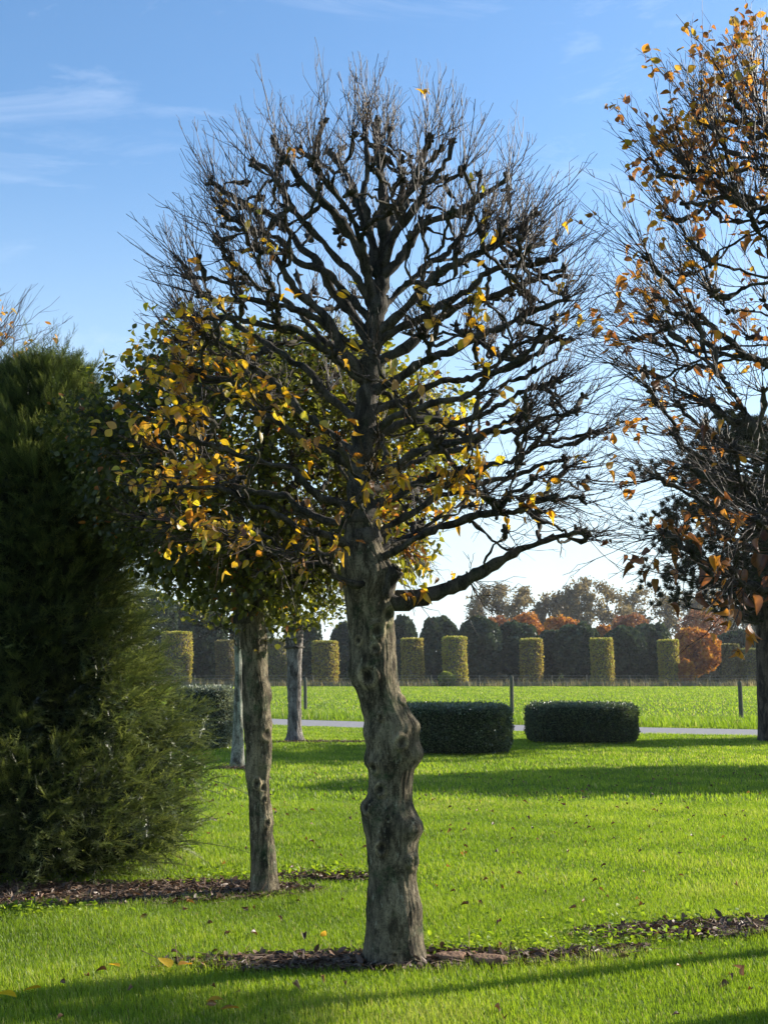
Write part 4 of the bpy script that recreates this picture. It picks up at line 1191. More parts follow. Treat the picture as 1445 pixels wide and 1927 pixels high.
def yew():
    rng = np.random.default_rng(61)
    base = np.array([yew_c[0], YY, 0])
    root = empty('yew_bush', base)
    tag(root, 'large dark green yew bush with feathery shoots filling the left edge', 'bush')
    # inner limbs
    mb = MB()
    for i in range(46):
        a = rng.uniform(0, 6.28); h = rng.uniform(0.3, 4.0)
        R = np.interp(h, YPROF_Z, YPROF_R) * 0.9
        z0 = h * 0.45
        s = np.linspace(0, 1, 9)[:, None]
        e = base + np.array([math.cos(a) * R, math.sin(a) * R, h])
        b = base + np.array([0, 0, z0]) + rng.normal(0, 0.05, 3) * (1, 1, 0)
        pp = b + (e - b) * s + np.sin(s * 5 + rng.uniform(0, 6, 3)) * 0.03
        tubes(mb, pp, np.linspace(0.03, 0.006, 9), 5)
    for i in range(5):
        a = rng.uniform(0, 6.28)
        s = np.linspace(0, 1, 9)[:, None]
        e = base + np.array([math.cos(a) * 0.3, math.sin(a) * 0.3, 3.2])
        pp = base + (e - base) * s + rng.normal(0, 0.02, (9, 3))
        tubes(mb, pp, np.linspace(0.07, 0.02, 9), 8)
    mb.build('stems', M_BARK2, root, origin=base)
    SV, ST = sprig_template(rng)
    cm = MB()
    K = 64
    an = np.arange(K) * 2 * math.pi / K
    zs = np.linspace(0.05, 4.0, 60)
    V = []
    for zz in zs:
        R = np.interp(zz, YPROF_Z, YPROF_R)
        lump = np.array([mnoise.noise(Vector((math.cos(q) * 1.9, math.sin(q) * 1.9, zz * 1.5 + 7))) + 0.5 * mnoise.noise(Vector((math.cos(q) * 5, math.sin(q) * 5, zz * 3.7))) for q in an])
        R = np.maximum(R * (0.74 + 0.34 * lump), 0.02) + rng.normal(0, 0.02, K)
        V.append(np.stack([base[0] + np.cos(an) * R, base[1] + np.sin(an) * R, np.full(K, zz)], -1))
    i = np.arange(59)[:, None] * K; j = np.arange(K)[None, :]; j2 = (j + 1) % K
    cm.add(np.concatenate(V), np.stack([i + j, i + j2, i + K + j2, i + K + j], -1).reshape(-1, 4))
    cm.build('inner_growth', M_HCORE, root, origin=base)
    fm = MB()

    def shell(n, lo, hi, zl=0.05, zh=4.12):
        a = np.where(rng.random(n) < 0.72, rng.uniform(-math.pi, 0.25, n), rng.uniform(0, 2 * math.pi, n))
        # keep most shoots on the sides that can be seen
        z = rng.uniform(zl, zh, n)
        R = np.interp(z, YPROF_Z, YPROF_R)
        lump = np.array([mnoise.noise(Vector((math.cos(q) * 1.9, math.sin(q) * 1.9, w * 1.5 + 7))) + 0.5 * mnoise.noise(Vector((math.cos(q) * 5, math.sin(q) * 5, w * 3.7))) for q, w in zip(a, z)])
        R = R * (1 + 0.34 * lump) * rng.uniform(lo, hi, n)
        pos = base + np.stack([np.cos(a) * R, np.sin(a) * R, z], -1)
        out = np.stack([np.cos(a), np.sin(a), np.zeros(n)], -1)
        return pos, out, z, lump

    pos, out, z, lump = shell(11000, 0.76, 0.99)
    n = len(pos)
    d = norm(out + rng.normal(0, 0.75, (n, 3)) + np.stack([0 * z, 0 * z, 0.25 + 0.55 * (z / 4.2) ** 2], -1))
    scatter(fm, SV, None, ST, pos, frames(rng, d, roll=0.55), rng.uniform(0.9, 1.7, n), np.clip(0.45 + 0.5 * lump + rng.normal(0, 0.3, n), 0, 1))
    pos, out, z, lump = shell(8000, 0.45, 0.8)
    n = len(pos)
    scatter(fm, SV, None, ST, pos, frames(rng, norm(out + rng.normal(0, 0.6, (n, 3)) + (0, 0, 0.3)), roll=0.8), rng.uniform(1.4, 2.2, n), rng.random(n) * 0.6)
    # long shoots standing out of the outline, each a stem lined with sprigs
    stemm = MB()
    ns = 2500
    pos, out, z, lump = shell(ns, 0.80, 1.0, 0.15, 4.12)
    for i in range(ns):
        Ls = rng.uniform(0.14, 0.36) + (rng.uniform(0, 0.35) if rng.random() < 0.12 else 0)
        if z[i] > 3.6: Ls *= 0.75
        d0 = norm(out[i] + rng.normal(0, 0.38, 3) + np.array([0, 0, 0.30 + 0.5 * (z[i] / 4) ** 2]))
        bend = np.array([0.1, 0, 0.35 if z[i] > 3 else -0.45])
        m = 11
        s = np.linspace(0, 1, m)[:, None]
        pp = pos[i] + d0 * s * Ls + bend * s ** 2 * Ls * 0.35
        tubes(fm, pp, np.linspace(0.004, 0.0012, m), 3, rnd=np.array([0.1]))
        dd = norm(np.gradient(pp, axis=0))
        for sgn in (-1, 1):
            sd = norm(np.cross(dd, rng.normal(0, 0.25, (m, 3)) + (0, 0, 1.0))) * sgn
            dv = norm(dd + sd * rng.uniform(0.3, 0.7, (m, 1)))
            scatter(fm, SV, None, ST, pp[2:], frames(rng, dv[2:], roll=0.2), np.linspace(1.0, 0.5, m - 2) * rng.uniform(0.7, 1.0), np.full(m - 2, rng.uniform(0.3, 1.0)))
    fm.build('foliage', M_YEW, root, origin=base)


yew()


# ------------------------------------------------------------------ clipped low yew drums on the lawn
def drum_hedge(px0, px1, ytop, ybase, label, seed, sq=2.6, depth=1.0, mat=None):
    rng = np.random.default_rng(seed)
    g = G((px0 + px1) / 2, ybase)
    Yf = g[1]
    hw = (px1 - px0) / 2 / F_PX * Yf * 1.03
    cy = Yf + hw * depth
    h = P((px0 + px1) / 2, ytop, Yf)[2]
    c = np.array([g[0] * (1 + hw * 0.2 / Yf), cy, 0])
    root = empty('clipped_hedge', c)
    tag(root, label, 'hedge', 'low clipped hedges on the lawn')
    core = MB()
    K, nz_ = 72, 14
    an = np.arange(K) * 2 * math.pi / K

    def surf(a, z, f=1.0):
        """super-ellipse plan, slightly undercut at the foot and rounded at the rim"""
        ca, sa = np.cos(a), np.sin(a)
        r = (np.abs(ca) ** sq + np.abs(sa) ** sq) ** (-1 / sq)
        t = np.clip(z / h, 0, 1)
        taper = 1 - 0.10 * np.clip(1 - t * 4, 0, 1) ** 1.5 - 0.05 * np.clip((t - 0.86) / 0.14, 0, 1) ** 2
        wob = 1 + 0.012 * np.sin(5 * a + seed) + 0.010 * np.sin(11 * a + z * 7)
        return np.stack([c[0] + ca * r * hw * taper * wob * f, c[1] + sa * r * hw * depth * taper * wob * f, z], -1)
    zz = np.linspace(0.05, h - 0.03, nz_)
    V = [surf(an, np.full(K, q), 0.965) for q in zz]
    V.append(surf(an, np.full(K, h - 0.03), 0.5)); V.append(surf(an, np.full(K, h - 0.03), 0.01))
    V = np.concatenate(V)
    i = np.arange(nz_ + 1)[:, None] * K; j = np.arange(K)[None, :]; j2 = (j + 1) % K
    core.add(V, np.stack([i + j, i + j2, i + K + j2, i + K + j], -1).reshape(-1, 4))
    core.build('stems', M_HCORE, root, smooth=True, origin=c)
    lm = MB()
    n = 15000
    a = rng.uniform(0, 2 * math.pi, n); z = rng.uniform(0.04, h, n)
    pos = surf(a, z, 1.0) * 1.0
    out = np.stack([np.cos(a), np.sin(a), np.full(n, 0.25)], -1)
    nt_ = 7000
    a2 = rng.uniform(0, 2 * math.pi, nt_)
    p2 = surf(a2, np.full(nt_, h), np.sqrt(rng.random(nt_)))
    p2[:, 2] += rng.normal(0, 0.008, nt_) + 0.012 * np.sin(p2[:, 0] * 5) * np.sin(p2[:, 1] * 4)
    pos = np.concatenate([pos, p2]); out = np.concatenate([out, np.tile([[0.1, 0.1, 1.0]], (nt_, 1))])
    n = len(pos)
    pos = pos + norm(out) * rng.normal(0, 0.026, (n, 1))
    d = norm(out + rng.normal(0, 0.55, (n, 3)))
    scatter(lm, LEAFS_V, LEAFS_Q, None, pos, frames(rng, d, roll=1.0), np.stack([rng.uniform(0.03, 0.06, n), rng.uniform(0.02, 0.04, n), np.full(n, 0.03)], -1), rng.random(n))
    lm.build('foliage', mat or M_BOX, root, origin=c)


drum_hedge(762, 961, 1333, 1423, 'wide dark clipped hedge drum partly hidden behind the middle tree trunk', 3, 2.8)
drum_hedge(1007, 1204, 1330, 1402, 'low dark clipped hedge drum standing alone by the path, right of the centre post', 4, 2.8)
drum_hedge(318, 428, 1299, 1412, 'tall rounded clipped hedge with a painted grey sheen beside the yew bush', 6, 3.2, mat=M_BOX_SHEEN)


# ------------------------------------------------------------------ wooden posts
def posts():
    proto = None
    for (px, yt, yb, lab) in [(575, 1275, 1336, 'wooden fence post right behind the furrowed-bark tree'), (963, 1272, 1344, 'wooden fence post between the two low hedges'), (1394, 1282, 1352, 'wooden fence post near the right edge of the meadow')]:
        g = G(px, yb)
        if proto is None:
            h = 1.30
            mb = MB()
            K = 20
            an = np.arange(K) * 2 * math.pi / K
            rows = []
            for z, r in [(-0.05, 0.078), (0.3, 0.078), (0.8, 0.075), (1.22, 0.074), (1.28, 0.070), (1.30, 0.055), (1.305, 0.02)]:
                rows.append(np.stack([np.cos(an) * r * (1 + 0.03 * np.sin(an * 3)), np.sin(an) * r, np.full(K, z)], -1))
            V = np.concatenate(rows)
            i = np.arange(len(rows) - 1)[:, None] * K; j = np.arange(K)[None, :]; j2 = (j + 1) % K
            mb.add(V, np.stack([i + j, i + j2, i + K + j2, i + K + j], -1).reshape(-1, 4))
            o = mb.build('fence_post', M_WOOD)
            proto = o
        else:
            o = proto.copy(); COL.objects.link(o)
        o.location = g
        hh = P(px, yt, g[1])[2]
        o.scale = (0.95, 0.95, hh / 1.3)
        o.rotation_euler = (0, R_(1.0 if px < 700 else -0.6), px)
        tag(o, lab, 'post', 'wooden posts along the meadow')


posts()


# ------------------------------------------------------------------ cut logs and fallen leaves by the trunk
def logs():
    for (px, py, w, dpt, h, lab, rot) in [(848, 1816, 0.16, 0.09, 0.026, 'reddish flat piece of cut wood lying nearest the big trunk', 0.2), (918, 1822, 0.19, 0.09, 0.030, 'second piece of cut wood, larger and greyer, lying on the bark mulch', -0.15)]:
        g = G(px, py)
        rng = np.random.default_rng(int(px))
        mb = MB()
        K = 28
        an = np.arange(K) * 2 * math.pi / K
        wv = 1 + 0.10 * np.sin(an * 3 + px) + 0.06 * np.sin(an * 7) + rng.normal(0, 0.03, K)
        rows = []
        for z, f in [(0.0, 0.92), (h * 0.5, 1.0), (h * 0.92, 0.98), (h, 0.93), (h * 1.02, 0.5), (h * 0.98, 0.01)]:
            rows.append(np.stack([np.cos(an) * w / 2 * wv * f, np.sin(an) * dpt / 2 * wv * f, z + 0.12 * np.cos(an) * h * (z > 0)], -1))
        V = np.concatenate(rows)
        i = np.arange(len(rows) - 1)[:, None] * K; j = np.arange(K)[None, :]; j2 = (j + 1) % K
        mb.add(V, np.stack([i + j, i + j2, i + K + j2, i + K + j], -1).reshape(-1, 4))
        o = mb.build('cut_log', M_LOG)
        o.location = g + np.array([0, 0, 0.035]); o.rotation_euler = (0.12, 0.04, rot)
        tag(o, lab, 'log', 'cut wood on the mulch')


logs()


def fallen():
    rng = np.random.default_rng(2)
    items = [(12, 1896, 0.10, 'yellow fallen leaf in the grass at the bottom left corner', 0.8), (60, 1884, 0.09, 'orange fallen leaf just right of the corner one', 0.5),
             (310, 1832, 0.11, 'large yellow fallen leaf in the shaded grass left of the mulch', 0.75), (348, 1836, 0.09, 'curled tan fallen leaf next to the large yellow one', 0.35),
             (608, 1778, 0.055, 'orange fallen leaf lying at the back of the mulch bed', 0.5), (215, 1838, 0.07, 'small pale yellow fallen leaf in the shaded grass', 0.6),
             (126, 1712, 0.08, 'orange fallen leaf on the mulch in front of the yew bush', 0.5), (405, 1906, 0.08, 'yellow fallen leaf near the bottom edge of the lawn', 0.6), (432, 1922, 0.09, 'tan fallen leaf at the very bottom of the lawn', 0.3),
             (1388, 1842, 0.07, 'reddish fallen leaf in the sunny grass at the lower right', 0.2)]
    for (px, py, s, lab, r) in items:
        g = G(px, py)
        mb = MB()
        d = np.array([[rng.uniform(-1, 1), rng.uniform(-0.4, 0.4), rng.uniform(0.0, 0.25)]])
        scatter(mb, LEAF_V - (0.5, 0, 0), LEAF_Q, None, np.zeros((1, 3)), frames(rng, d, roll=0.25), np.array([[s, s * 1.15, s]]), np.array([r]))
        o = mb.build('fallen_leaf', M_YEL)
        o.location = g + np.array([0, 0, 0.062])
        tag(o, lab, 'leaf', 'single leaves fallen on the lawn')


fallen()


# ------------------------------------------------------------------ pine behind on the right
def pine():
    rng = np.random.default_rng(101)
    g = G(1442, 1396)
    Y = float(g[1])
    base = g
    root = empty('pine_tree', base)
    tag(root, 'dark pine tree at the right edge with a straight brown trunk', 'tree')
    mb, top, rt = simple_trunk(g[0] + 0.03, Y, 0.19, 5.6, 2.0, K=40, ring=0.06, ridge=0.02, flare=0.05)
    mb.build('trunk', M_BARKP, root, origin=base)
    bm, fm = MB(), MB()
    tips, dirs = [], []
    pxs = []
    for k in range(520):
        a = rng.uniform(0, 6.28)
        py = rng.uniform(800, 1150)
        z = P(1400, py, Y)[2]
        prof = np.interp(py, [790, 830, 870, 950, 1050, 1120, 1150], [0.7, 1.6, 2.6, 3.0, 2.75, 2.2, 1.2])
        R = prof * rng.uniform(0.35, 1.0) * (0.9 + 0.22 * math.sin(a * 5 + z * 5))
        e = np.array([g[0] + math.cos(a) * R, Y + math.sin(a) * R, z + 0.25 * math.sin(a * 3 + z * 4)])
        tips.append(e); dirs.append((math.cos(a), math.sin(a), 0.5))
        if k % 3 == 0:
            s = np.linspace(0, 1, 7)[:, None]
            b = np.array([g[0], Y, z - R * 0.35])
            pp = b + (e - b) * s + np.sin(s * 4 + rng.uniform(0, 6, 3)) * 0.06
            tubes(bm, pp, np.linspace(0.04, 0.01, 7), 5)
    bm.build('branches', M_BARK2, root, origin=base)
    tips = np.array(tips); dirs = np.array(dirs)
    V = np.array([(0, -0.011, 0), (0, 0.011, 0), (1, 0, 0)]); T = np.array([(0, 1, 2)])
    for i in range(len(tips)):
        for c in range(6):
            cc = tips[i] + rng.normal(0, 0.17, 3) * (1, 1, 0.7)
            n = 70
            d = norm(rng.normal(0, 0.75, (n, 3)) + dirs[i] * np.array([0.5, 0.5, 1]) + (0, 0, 0.25))
            p0 = cc + norm(rng.normal(0, 1, (n, 3))) * 0.02
            s = rng.uniform(0.09, 0.17, n)
            scatter(fm, V, None, T, p0, frames(rng, d, roll=1.0), np.stack([s, np.full(n, 1.0), s], -1), rng.random(n))
    fm.build('foliage', M_PINE, root, origin=base)


pine()


# ------------------------------------------------------------------ far row beyond the meadow
YF = 134.0


def cards(mb, rng, pos, size, rnd, asp=0.75, out=None):
    n = len(pos)
    V = np.array([(-0.5, -0.5, 0), (0.5, -0.4, 0.1), (0.55, 0.5, 0), (-0.4, 0.45, 0.1)])
    d = rng.normal(0, 1, (n, 3)) if out is None else out + rng.normal(0, 0.6, (n, 3))
    s = size * rng.uniform(0.6, 1.3, n)
    scatter(mb, V, [(0, 1, 2, 3)], None, pos, frames(rng, d, roll=1.0), np.stack([s, s * asp, s], -1), rnd)


M_COL = far_leaf('column_leaf', [(0.0, (0.14, 0.08, 0.02)), (0.4, (0.31, 0.24, 0.06)), (0.75, (0.46, 0.38, 0.08)), (1.0, (0.30, 0.33, 0.05))], 0.4)
M_COLG = far_leaf('column_leaf_grey', [(0.0, (0.10, 0.075, 0.04)), (0.5, (0.24, 0.19, 0.08)), (1.0, (0.20, 0.21, 0.06))], 0.35)
M_FYEW = far_leaf('dark_conifer', [(0.0, (0.018, 0.032, 0.018)), (0.6, (0.042, 0.065, 0.034)), (1.0, (0.085, 0.11, 0.045))], 0.2)
M_FORG = far_leaf('beech_orange', [(0.0, (0.16, 0.045, 0.015)), (0.5, (0.36, 0.12, 0.02)), (1.0, (0.50, 0.26, 0.03))], 0.4)
M_FRED = far_leaf('beech_red', [(0.0, (0.12, 0.05, 0.03)), (0.5, (0.24, 0.09, 0.045)), (1.0, (0.34, 0.17, 0.06))], 0.35)
M_FBRN = far_leaf('oak_brown', [(0.0, (0.10, 0.075, 0.045)), (0.5, (0.19, 0.14, 0.07)), (1.0, (0.28, 0.21, 0.10))], 0.4)
M_FGRN = far_leaf('bush_green', [(0.0, (0.08, 0.11, 0.02)), (1.0, (0.24, 0.27, 0.04))], 0.4)
M_FBARK = noise_mat('far_bark', [(0.3, (0.06, 0.05, 0.04)), (0.7, (0.13, 0.115, 0.09))], scale=2, bump=0.3, bscale=4)


def proto_mesh(fn):
    return fn()


def column_meshes(seed, mat):
    """unit column: radius 1, height 1"""
    rng = np.random.default_rng(seed)
    mb = MB()
    n = 5200
    a = rng.uniform(0, 2 * math.pi, n); z = rng.uniform(0.0, 1.0, n)
    r = 0.97 + 0.06 * np.sin(z * 5 + seed) * np.cos(a + seed) + rng.normal(0, 0.06, n) - 0.06 * np.exp(-z * 14)
    pos = np.stack([np.cos(a) * r, np.sin(a) * r, z], -1)
    n2 = 1100
    a2 = rng.uniform(0, 2 * math.pi, n2); r2 = np.sqrt(rng.random(n2))
    pos = np.concatenate([pos, np.stack([np.cos(a2) * r2, np.sin(a2) * r2, 1 + rng.normal(0, 0.012, n2)], -1)])
    return rng, pos


def build_column(px, w, yt, yb, mat, lab, seed):
    rng, pos = column_meshes(seed, mat)
    Y = YF
    g = G(px, 1286); g = np.array([g[0] / g[1] * Y, Y, 0])
    R = w / 2 / F_PX * Y
    h = P(px, yt, Y)[2]
    root = empty('hornbeam_column', g)
    tag(root, lab, 'clipped tree', 'clipped hornbeam columns beyond the meadow')
    core = MB()
    K = 24
    an = np.arange(K) * 2 * math.pi / K
    rows = [np.stack([np.cos(an) * R * f, np.sin(an) * R * f, np.full(K, z)], -1) for z, f in [(0.1, 0.86), (h * 0.5, 0.9), (h - 0.12, 0.9), (h - 0.10, 0.02)]]
    i = np.arange(3)[:, None] * K; j = np.arange(K)[None, :]; j2 = (j + 1) % K
    core.add(np.concatenate(rows) + g, np.stack([i + j, i + j2, i + K + j2, i + K + j], -1).reshape(-1, 4), rnd=0.2)
    core.build('trunk', M_FBARK, root, origin=g)
    lm = MB()
    pp = pos * np.array([R, R, h]) + g
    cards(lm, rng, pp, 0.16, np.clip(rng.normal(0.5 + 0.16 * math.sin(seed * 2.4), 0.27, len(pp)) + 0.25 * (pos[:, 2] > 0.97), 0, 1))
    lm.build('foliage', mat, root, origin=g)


for i, (px, w, yt, yb, mt, lab) in enumerate([
    (332, 54, 1191, 1290, M_COL, 'golden clipped hornbeam column leftmost, showing above the rounded grey hedge'),
    (424, 36, 1207, 1290, M_COLG, 'shaded brown clipped column just left of the smooth grey trunk'),
    (521, 40, 1205, 1290, M_COLG, 'shaded clipped column seen between the two trunks left of the middle tree'),
    (612, 47, 1208, 1292, M_COL, 'golden clipped column between the furrowed trunk and the big middle trunk'),
    (776, 40, 1203, 1290, M_COL, 'clipped golden column just right of the big middle trunk'),
    (856, 44, 1200, 1290, M_COL, 'clipped golden column with the light green bush at its foot'),
    (1000, 41, 1204, 1290, M_COL, 'clipped golden column right of the centre fence post'),
    (1133, 41, 1203, 1287, M_COL, 'clipped golden column above the right-hand end of the low hedge standing alone'),
    (1259, 37, 1206, 1285, M_COL, 'clipped yellow-green column directly left of the orange beech'),
    (1376, 31, 1214, 1284, M_COLG, 'thin greyish clipped column right of the orange beech'),
    (1418, 52, 1222, 1284, M_COLG, 'short wide brown clipped column at the far right, left of the pine trunk')]):
    build_column(px, w, yt, yb, mt, lab, 200 + i)


def blob_tree(name, lab, cat, group, px, w, yt, yb, Y, mat, seed, trunk_h=0.16, size=0.26, n=5500, flat=2.2, fill=0.25, tr=0.12, trunk_mat=M_FBARK, lumps=0.10):
    rng = np.random.default_rng(seed)
    d = ray(px, 1262); X = d[0] / d[1] * Y
    g = np.array([X, Y, 0.0])
    H = P(px, yt, Y)[2]; z0 = max(0.0, P(px, yb, Y)[2]) if yb < 1280 else trunk_h * H
    rx = w / 2 / F_PX * Y; rz = (H - z0) / 2; cz = (H + z0) / 2
    root = empty(name, g)
    tag(root, lab, cat, group)
    tb = MB()
    s = np.linspace(0, 1, 6)[:, None]
    tubes(tb, g + s * np.array([rng.normal(0, 0.1), 0, cz]), np.linspace(tr * 1.3, tr, 6), 8)
    for k in range(9):
        v = norm(rng.normal(0, 1, 3) + (0, 0, 0.6))
        b = g + (0, 0, z0 + 0.1 * rz * k * 0.5)
        e = g + np.array([0, 0, cz]) + v * np.array([rx, rx, rz]) * 0.85
        tubes(tb, b + (e - b) * s + rng.normal(0, 0.05, (6, 3)), np.linspace(tr * 0.5, 0.02, 6), 5)
    tb.build('trunk', trunk_mat, root, origin=g)
    v = norm(rng.normal(0, 1, (n, 3)))
    e = flat
    rad = (np.abs(v[:, 0]) ** e + np.abs(v[:, 1]) ** e + np.abs(v[:, 2]) ** e) ** (-1 / e)
    lump = np.array([mnoise.noise(Vector((q[0] * 2.3 + seed, q[1] * 2.3, q[2] * 2.3))) + 0.5 * mnoise.noise(Vector((q[0] * 6 + seed, q[1] * 6, q[2] * 6))) for q in v])
    inner = np.where(rng.random(n) < fill, rng.uniform(0.5, 0.95, n), rng.normal(1.0, 0.025, n))
    r = rad * (1 + lumps * 1.6 * lump) * inner
    pos = g + np.array([0, 0, cz]) + v * r[:, None] * np.array([rx, rx, rz])
    pos[:, 2] = np.maximum(pos[:, 2], 0.1)
    lm = MB()
    cards(lm, rng, pos, size, np.clip(0.5 + 0.5 * lump + rng.normal(0, 0.2, n), 0, 1))
    lm.build('foliage', mat, root, origin=g)
    return root


for i, (px, w, yt, yb, dy, lab) in enumerate([
    (285, 90, 1118, 1300, 5, 'dark conifer at the far left behind the golden column'),
    (386, 76, 1146, 1300, 3, 'dark conifer between the leftmost golden column and the next brown one'),
    (475, 76, 1150, 1300, 8, 'dark conifer behind the leafy tree trunk'),
    (340, 60, 1140, 1300, 14, 'tall grey-green conifer behind the leftmost golden column'),
    (572, 62, 1160, 1300, 5, 'dark conifer seen just right of the furrowed trunk'),
    (656, 60, 1176, 1300, 7, 'dark conifer touching the left side of the big middle trunk'),
    (758, 50, 1164, 1300, 12, 'greyish green conifer just right of the big middle trunk'),
    (826, 74, 1166, 1300, 5, 'dark conifer between the two golden columns nearest the middle trunk'),
    (902, 84, 1168, 1272, 2, 'broad dark conifer leaning right, left of the centre fence post'),
    (972, 84, 1175, 1268, 4, 'dark rounded conifer behind the column right of the centre post'),
    (1036, 52, 1189, 1300, 9, 'smaller dark conifer in the gap right of the centre column'),
    (1088, 82, 1178, 1272, 4, 'dark round conifer left of the column above the lone hedge'),
    (1176, 78, 1184, 1272, 2, 'dark pear-shaped conifer right of the column above the lone hedge'),
    (1226, 72, 1178, 1300, 8, 'dark conifer behind the yellow-green column near the orange beech'),
    (1395, 90, 1190, 1300, 14, 'low broad dark conifer behind the columns at the far right')]):
    blob_tree('conifer', lab, 'tree', 'dark clipped conifers beyond the meadow', px, w * (0.93 if px > 700 else 1.0), yt, yb, YF + 4 + dy, M_FYEW, 300 + i, size=0.36, n=6500, trunk_h=0.12, lumps=0.10, flat=2.7)

for i, (px, w, yt, yb, dy, mt, nm, lab, fl, gp) in enumerate([
    (932, 60, 1163, 1262, 30, M_FRED, 'beech_tree', 'reddish beech showing above the dark broad conifer', 2.2, 1),
    (990, 78, 1158, 1262, 34, M_FORG, 'beech_tree', 'orange beech showing left of the flat-topped one', 2.2, 1),
    (1061, 60, 1166, 1262, 30, M_FORG, 'beech_tree', 'small flat-topped orange beech above the dark conifers', 4, 1),
    (1137, 34, 1178, 1262, 28, M_FORG, 'beech_tree', 'narrow orange beech top above the column over the lone hedge', 2.2, 1),
    (1186, 62, 1162, 1262, 32, M_FRED, 'beech_tree', 'flat-topped brown beech above the pear-shaped conifer', 4, 1),
    (1325, 86, 1156, 1262, 34, M_FRED, 'beech_tree', 'wide reddish beech dome behind the bright orange beech', 3, 1),
    (1308, 88, 1186, 1268, 6, M_FORG, 'beech_tree', 'bright orange and gold beech with a pale trunk at the edge of the meadow', 2.1, 1),
    (1291, 26, 1243, 1289, 3, M_FORG, 'shrub', 'small rusty shrub at the foot of the bright orange beech', 2.2, 0),
    (840, 26, 1266, 1293, 0, M_FGRN, 'shrub', 'small light green shrub at the foot of a golden column', 2.2, 0)]):
    blob_tree(nm, lab, 'tree' if gp else 'shrub', 'autumn beeches beyond the meadow' if gp else 'small shrubs along the far fence', px, w, yt, yb if yb < 1289 else 1300, YF + dy - (4 if not gp else 0), mt, 400 + i, size=0.30, n=5200 if gp else 1500, trunk_h=0.02 if not gp else 0.2, flat=fl, lumps=0.16)


# tall half-bare trees on the skyline
def skyline_tree(px, w, yt, Y, seed, lab, mat, nleaf=7000, size=0.42):
    rng = np.random.default_rng(seed)
    d = ray(px, 1262); X = d[0] / d[1] * Y
    g = np.array([X, Y, 0.0])
    H = P(px, yt, Y)[2]
    rx = w / 2 / F_PX * Y
    root = empty('oak_tree', g)
    tag(root, lab, 'tree', 'half-bare oaks on the skyline')
    tb = MB()
    tr, tw = MB(), MB()
    s = np.linspace(0, 1, 10)[:, None]
    pp = g + s * np.array([0, 0, H * 0.45])
    stem = (pp, np.linspace(0.38, 0.26, 10))
    T = shell_targets(rng, 70, g + (0, 0, H * 0.66), rx * 0.92, rx * 0.92, H * 0.30, H * 0.3, H * 0.97, jit=0.6)
    chains, kn, kd, pos, rad, isst = grow(rng, [stem], T, r0=0.05, expo=2.2, wob=0.15, step=0.8)
    for (q, r, b) in chains:
        tubes(tr, q, np.maximum(r, 0.03), 5)
    tr.build('trunk', M_FBARK, root, origin=g)
    K = len(kn)
    sp = np.repeat(kn, 7, 0)
    dd = norm(norm(sp - (g + (0, 0, H * 0.5))) + rng.normal(0, 0.6, sp.shape))
    tp, td = twigs(tw, rng, sp, dd, rng.uniform(0.8, 2.4, len(sp)), r0=0.028, up=0.2, side=3)
    tw.build('twigs', M_FBARK, root, origin=g)
    k = rng.integers(0, len(tp), nleaf)
    lp = tp[k] + rng.normal(0, 0.38, (nleaf, 3))
    lm = MB()
    cards(lm, rng, lp, size, np.clip(rng.normal(0.5, 0.25, nleaf), 0, 1))
    lm.build('foliage', mat, root, origin=g)


for i, (px, w, yt, Y, lab, nl) in enumerate([
    (950, 116, 1102, 235, 'half-bare brown oak standing alone on the skyline left of the others', 8000),
    (1050, 84, 1124, 240, 'lower half-bare oak joined to the left side of the tallest oak', 6000),
    (1112, 132, 1101, 235, 'tallest brown oak on the skyline with a broad round crown', 9500),
    (1222, 104, 1108, 245, 'nearly bare oak with sky showing through, right of the tallest oak', 3200),
    (1290, 84, 1124, 250, 'thin bare oak just left of the pale mast', 2000),
    (1345, 90, 1116, 248, 'nearly bare oak just right of the pale mast', 2600),
    (1425, 110, 1112, 240, 'tawny oak on the skyline by the pine trunk', 5000),
    (1520, 110, 1112, 240, 'tawny oak on the skyline past the pine trunk', 4000)]):
    skyline_tree(px, w, yt, Y, 500 + i, lab, M_FBRN, nleaf=nl)

# low undergrowth closing the view under the far trees
rng_u = np.random.default_rng(77)
mbu = MB()
n = 26000
xx = rng_u.uniform(-48, 52, n)
hh = 2.2 + 0.8 * np.sin(xx * 0.31) + 0.8 * np.sin(xx * 0.83 + 2)
pos = np.stack([xx, YF + 30 + rng_u.uniform(-2, 2, n), rng_u.random(n) ** 0.8 * hh], -1)
cards(mbu, rng_u, pos, 0.42, np.clip(rng_u.normal(0.35, 0.25, n), 0, 1))
tag(mbu.build('undergrowth', M_COLG), 'dark tangled undergrowth below the far trees', 'undergrowth', kind='stuff')


def wire_fence():
    Y = 128.0
    root = empty('wire_fence', (0, Y, 0))
    tag(root, 'thin wire fence with pale posts along the far side of the meadow', 'fence')
    for px in [370, 590, 1035, 1100, 1180, 1210, 660, 470, 900, 810, 1330, 1400]:
        x = (px - CXP) / F_PX * Y
        mb = MB()
        pp = np.array([(x, Y, 0), (x, Y, 0.6), (x, Y, 1.15)])
        tubes(mb, pp, np.array([0.05, 0.05, 0.045]), 6, cap=True)
        mb.build('post', M_WOOD, root, origin=(0, Y, 0))
    for z in (0.45, 0.8, 1.08):
        mb = MB()
        xs = np.linspace(-45, 48, 60)
        pp = np.stack([xs, np.full(60, Y - 0.06), z + 0.02 * np.sin(xs * 1.1)], -1)
        tubes(mb, pp, np.full(60, 0.006), 4)
        mb.build('wire', M_WIRE, root, origin=(0, Y, 0))


wire_fence()


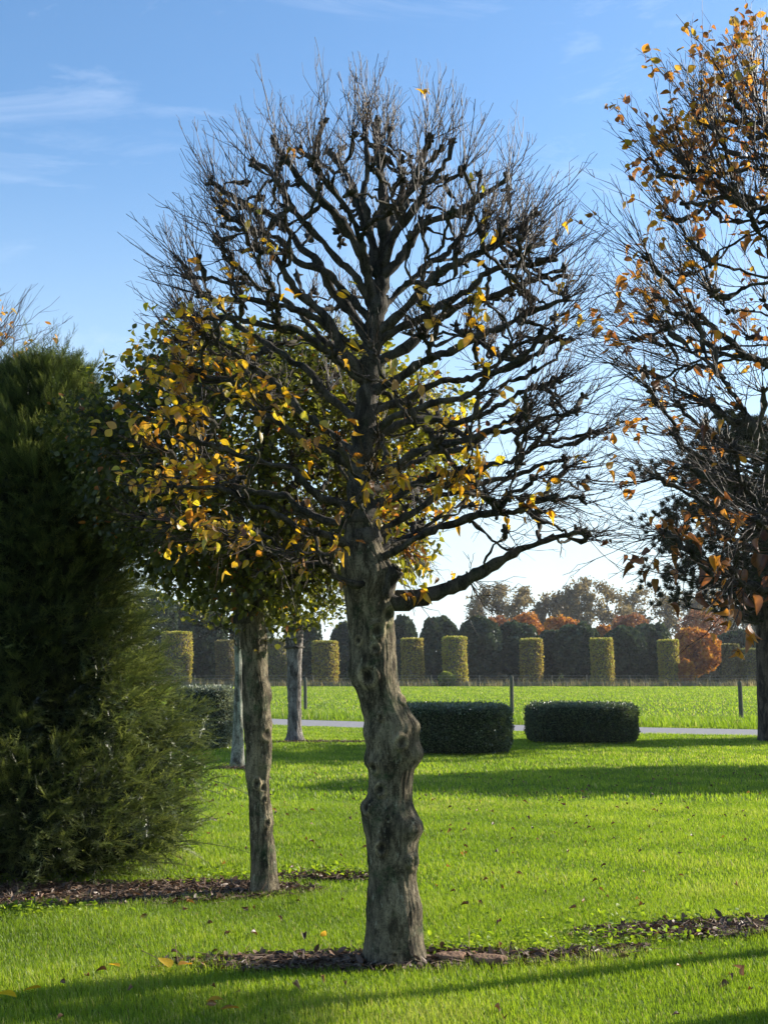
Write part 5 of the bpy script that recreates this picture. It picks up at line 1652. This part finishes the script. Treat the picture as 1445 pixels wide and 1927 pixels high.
def mast():
    Y = 420.0
    x = P(1330, 1150, Y)[0]
    H = P(1330, 1097, Y)[2]
    mb = MB()
    tubes(mb, np.array([(x, Y, 0), (x, Y, H * 0.6), (x, Y, H)]), np.array([0.5, 0.36, 0.22]), 10, cap=True)
    for z in (H * 0.86, H * 0.93):
        tubes(mb, np.array([(x - 0.9, Y, z), (x, Y, z), (x + 0.9, Y, z)]), np.array([0.16, 0.16, 0.16]), 6, cap=True)
    tag(mb.build('mast', M_MAST, origin=(x, Y, 0)), 'pale slender mast rising behind the bare oaks', 'mast')


mast()


# ------------------------------------------------------------------ trees standing right of the frame whose shade crosses the lawn
for i, (x, y, z, sx, sz, nl, lab) in enumerate([
    (11.5, 22.0, 3.5, 1.7, 1.5, 4600, 'leafy shade tree outside the picture on the right, nearest of the row beyond the lawn'),
    (14.3, 24.8, 5.6, 1.6, 1.9, 5200, 'tall leafy shade tree outside the picture on the right, farther from the viewer'),
    (14.0, 32.0, 3.4, 1.4, 1.3, 4000, 'leafy shade tree outside the picture on the right, level with the low hedges'),
    (5.4, 9.0, 3.5, 0.85, 0.6, 1050, 'slender shade tree outside the picture on the right, close to the viewer')]):
    tb = simple_trunk(x, y, 0.13 if i < 3 else 0.08, 2.0 if i < 3 else 2.6, 3.0 + i, K=16, ring=0.2)
    pollard('lawn_tree', lab, 'shade trees right of the picture', (x, y, 0), tb, y, (x, y, z), sx * 0.8, sz, z - sz, 90 + i, 24,
            leaf=M_GRN, leaves_fn=lf_small(nl, sx, sz, 0.16 if i < 3 else 0.10), fine=False, twig_r=0.006, dens=0.1, reps=(2, 4))


# ------------------------------------------------------------------ the air
def haze():
    import bmesh
    bm = bmesh.new()
    bmesh.ops.create_cube(bm, size=1.0)
    me = bpy.data.meshes.new('haze')
    bm.to_mesh(me); bm.free()
    o = bpy.data.objects.new('haze', me)
    COL.objects.link(o)
    o.scale = (2010, 1620, 66)
    o.location = (0, 400, 32)
    m = bpy.data.materials.new('air')
    m.use_nodes = True
    t = m.node_tree
    t.nodes.clear()
    v = t.nodes.new('ShaderNodeVolumePrincipled')
    v.inputs['Color'].default_value = (0.92, 0.95, 1.0, 1)
    v.inputs['Density'].default_value = 0.0002
    v.inputs['Anisotropy'].default_value = 0.3
    out = t.nodes.new('ShaderNodeOutputMaterial')
    t.links.new(v.outputs[0], out.inputs['Volume'])
    me.materials.append(m)
    tag(o, kind='stuff')
    o['label'] = 'thin pale air over the meadow'


haze()
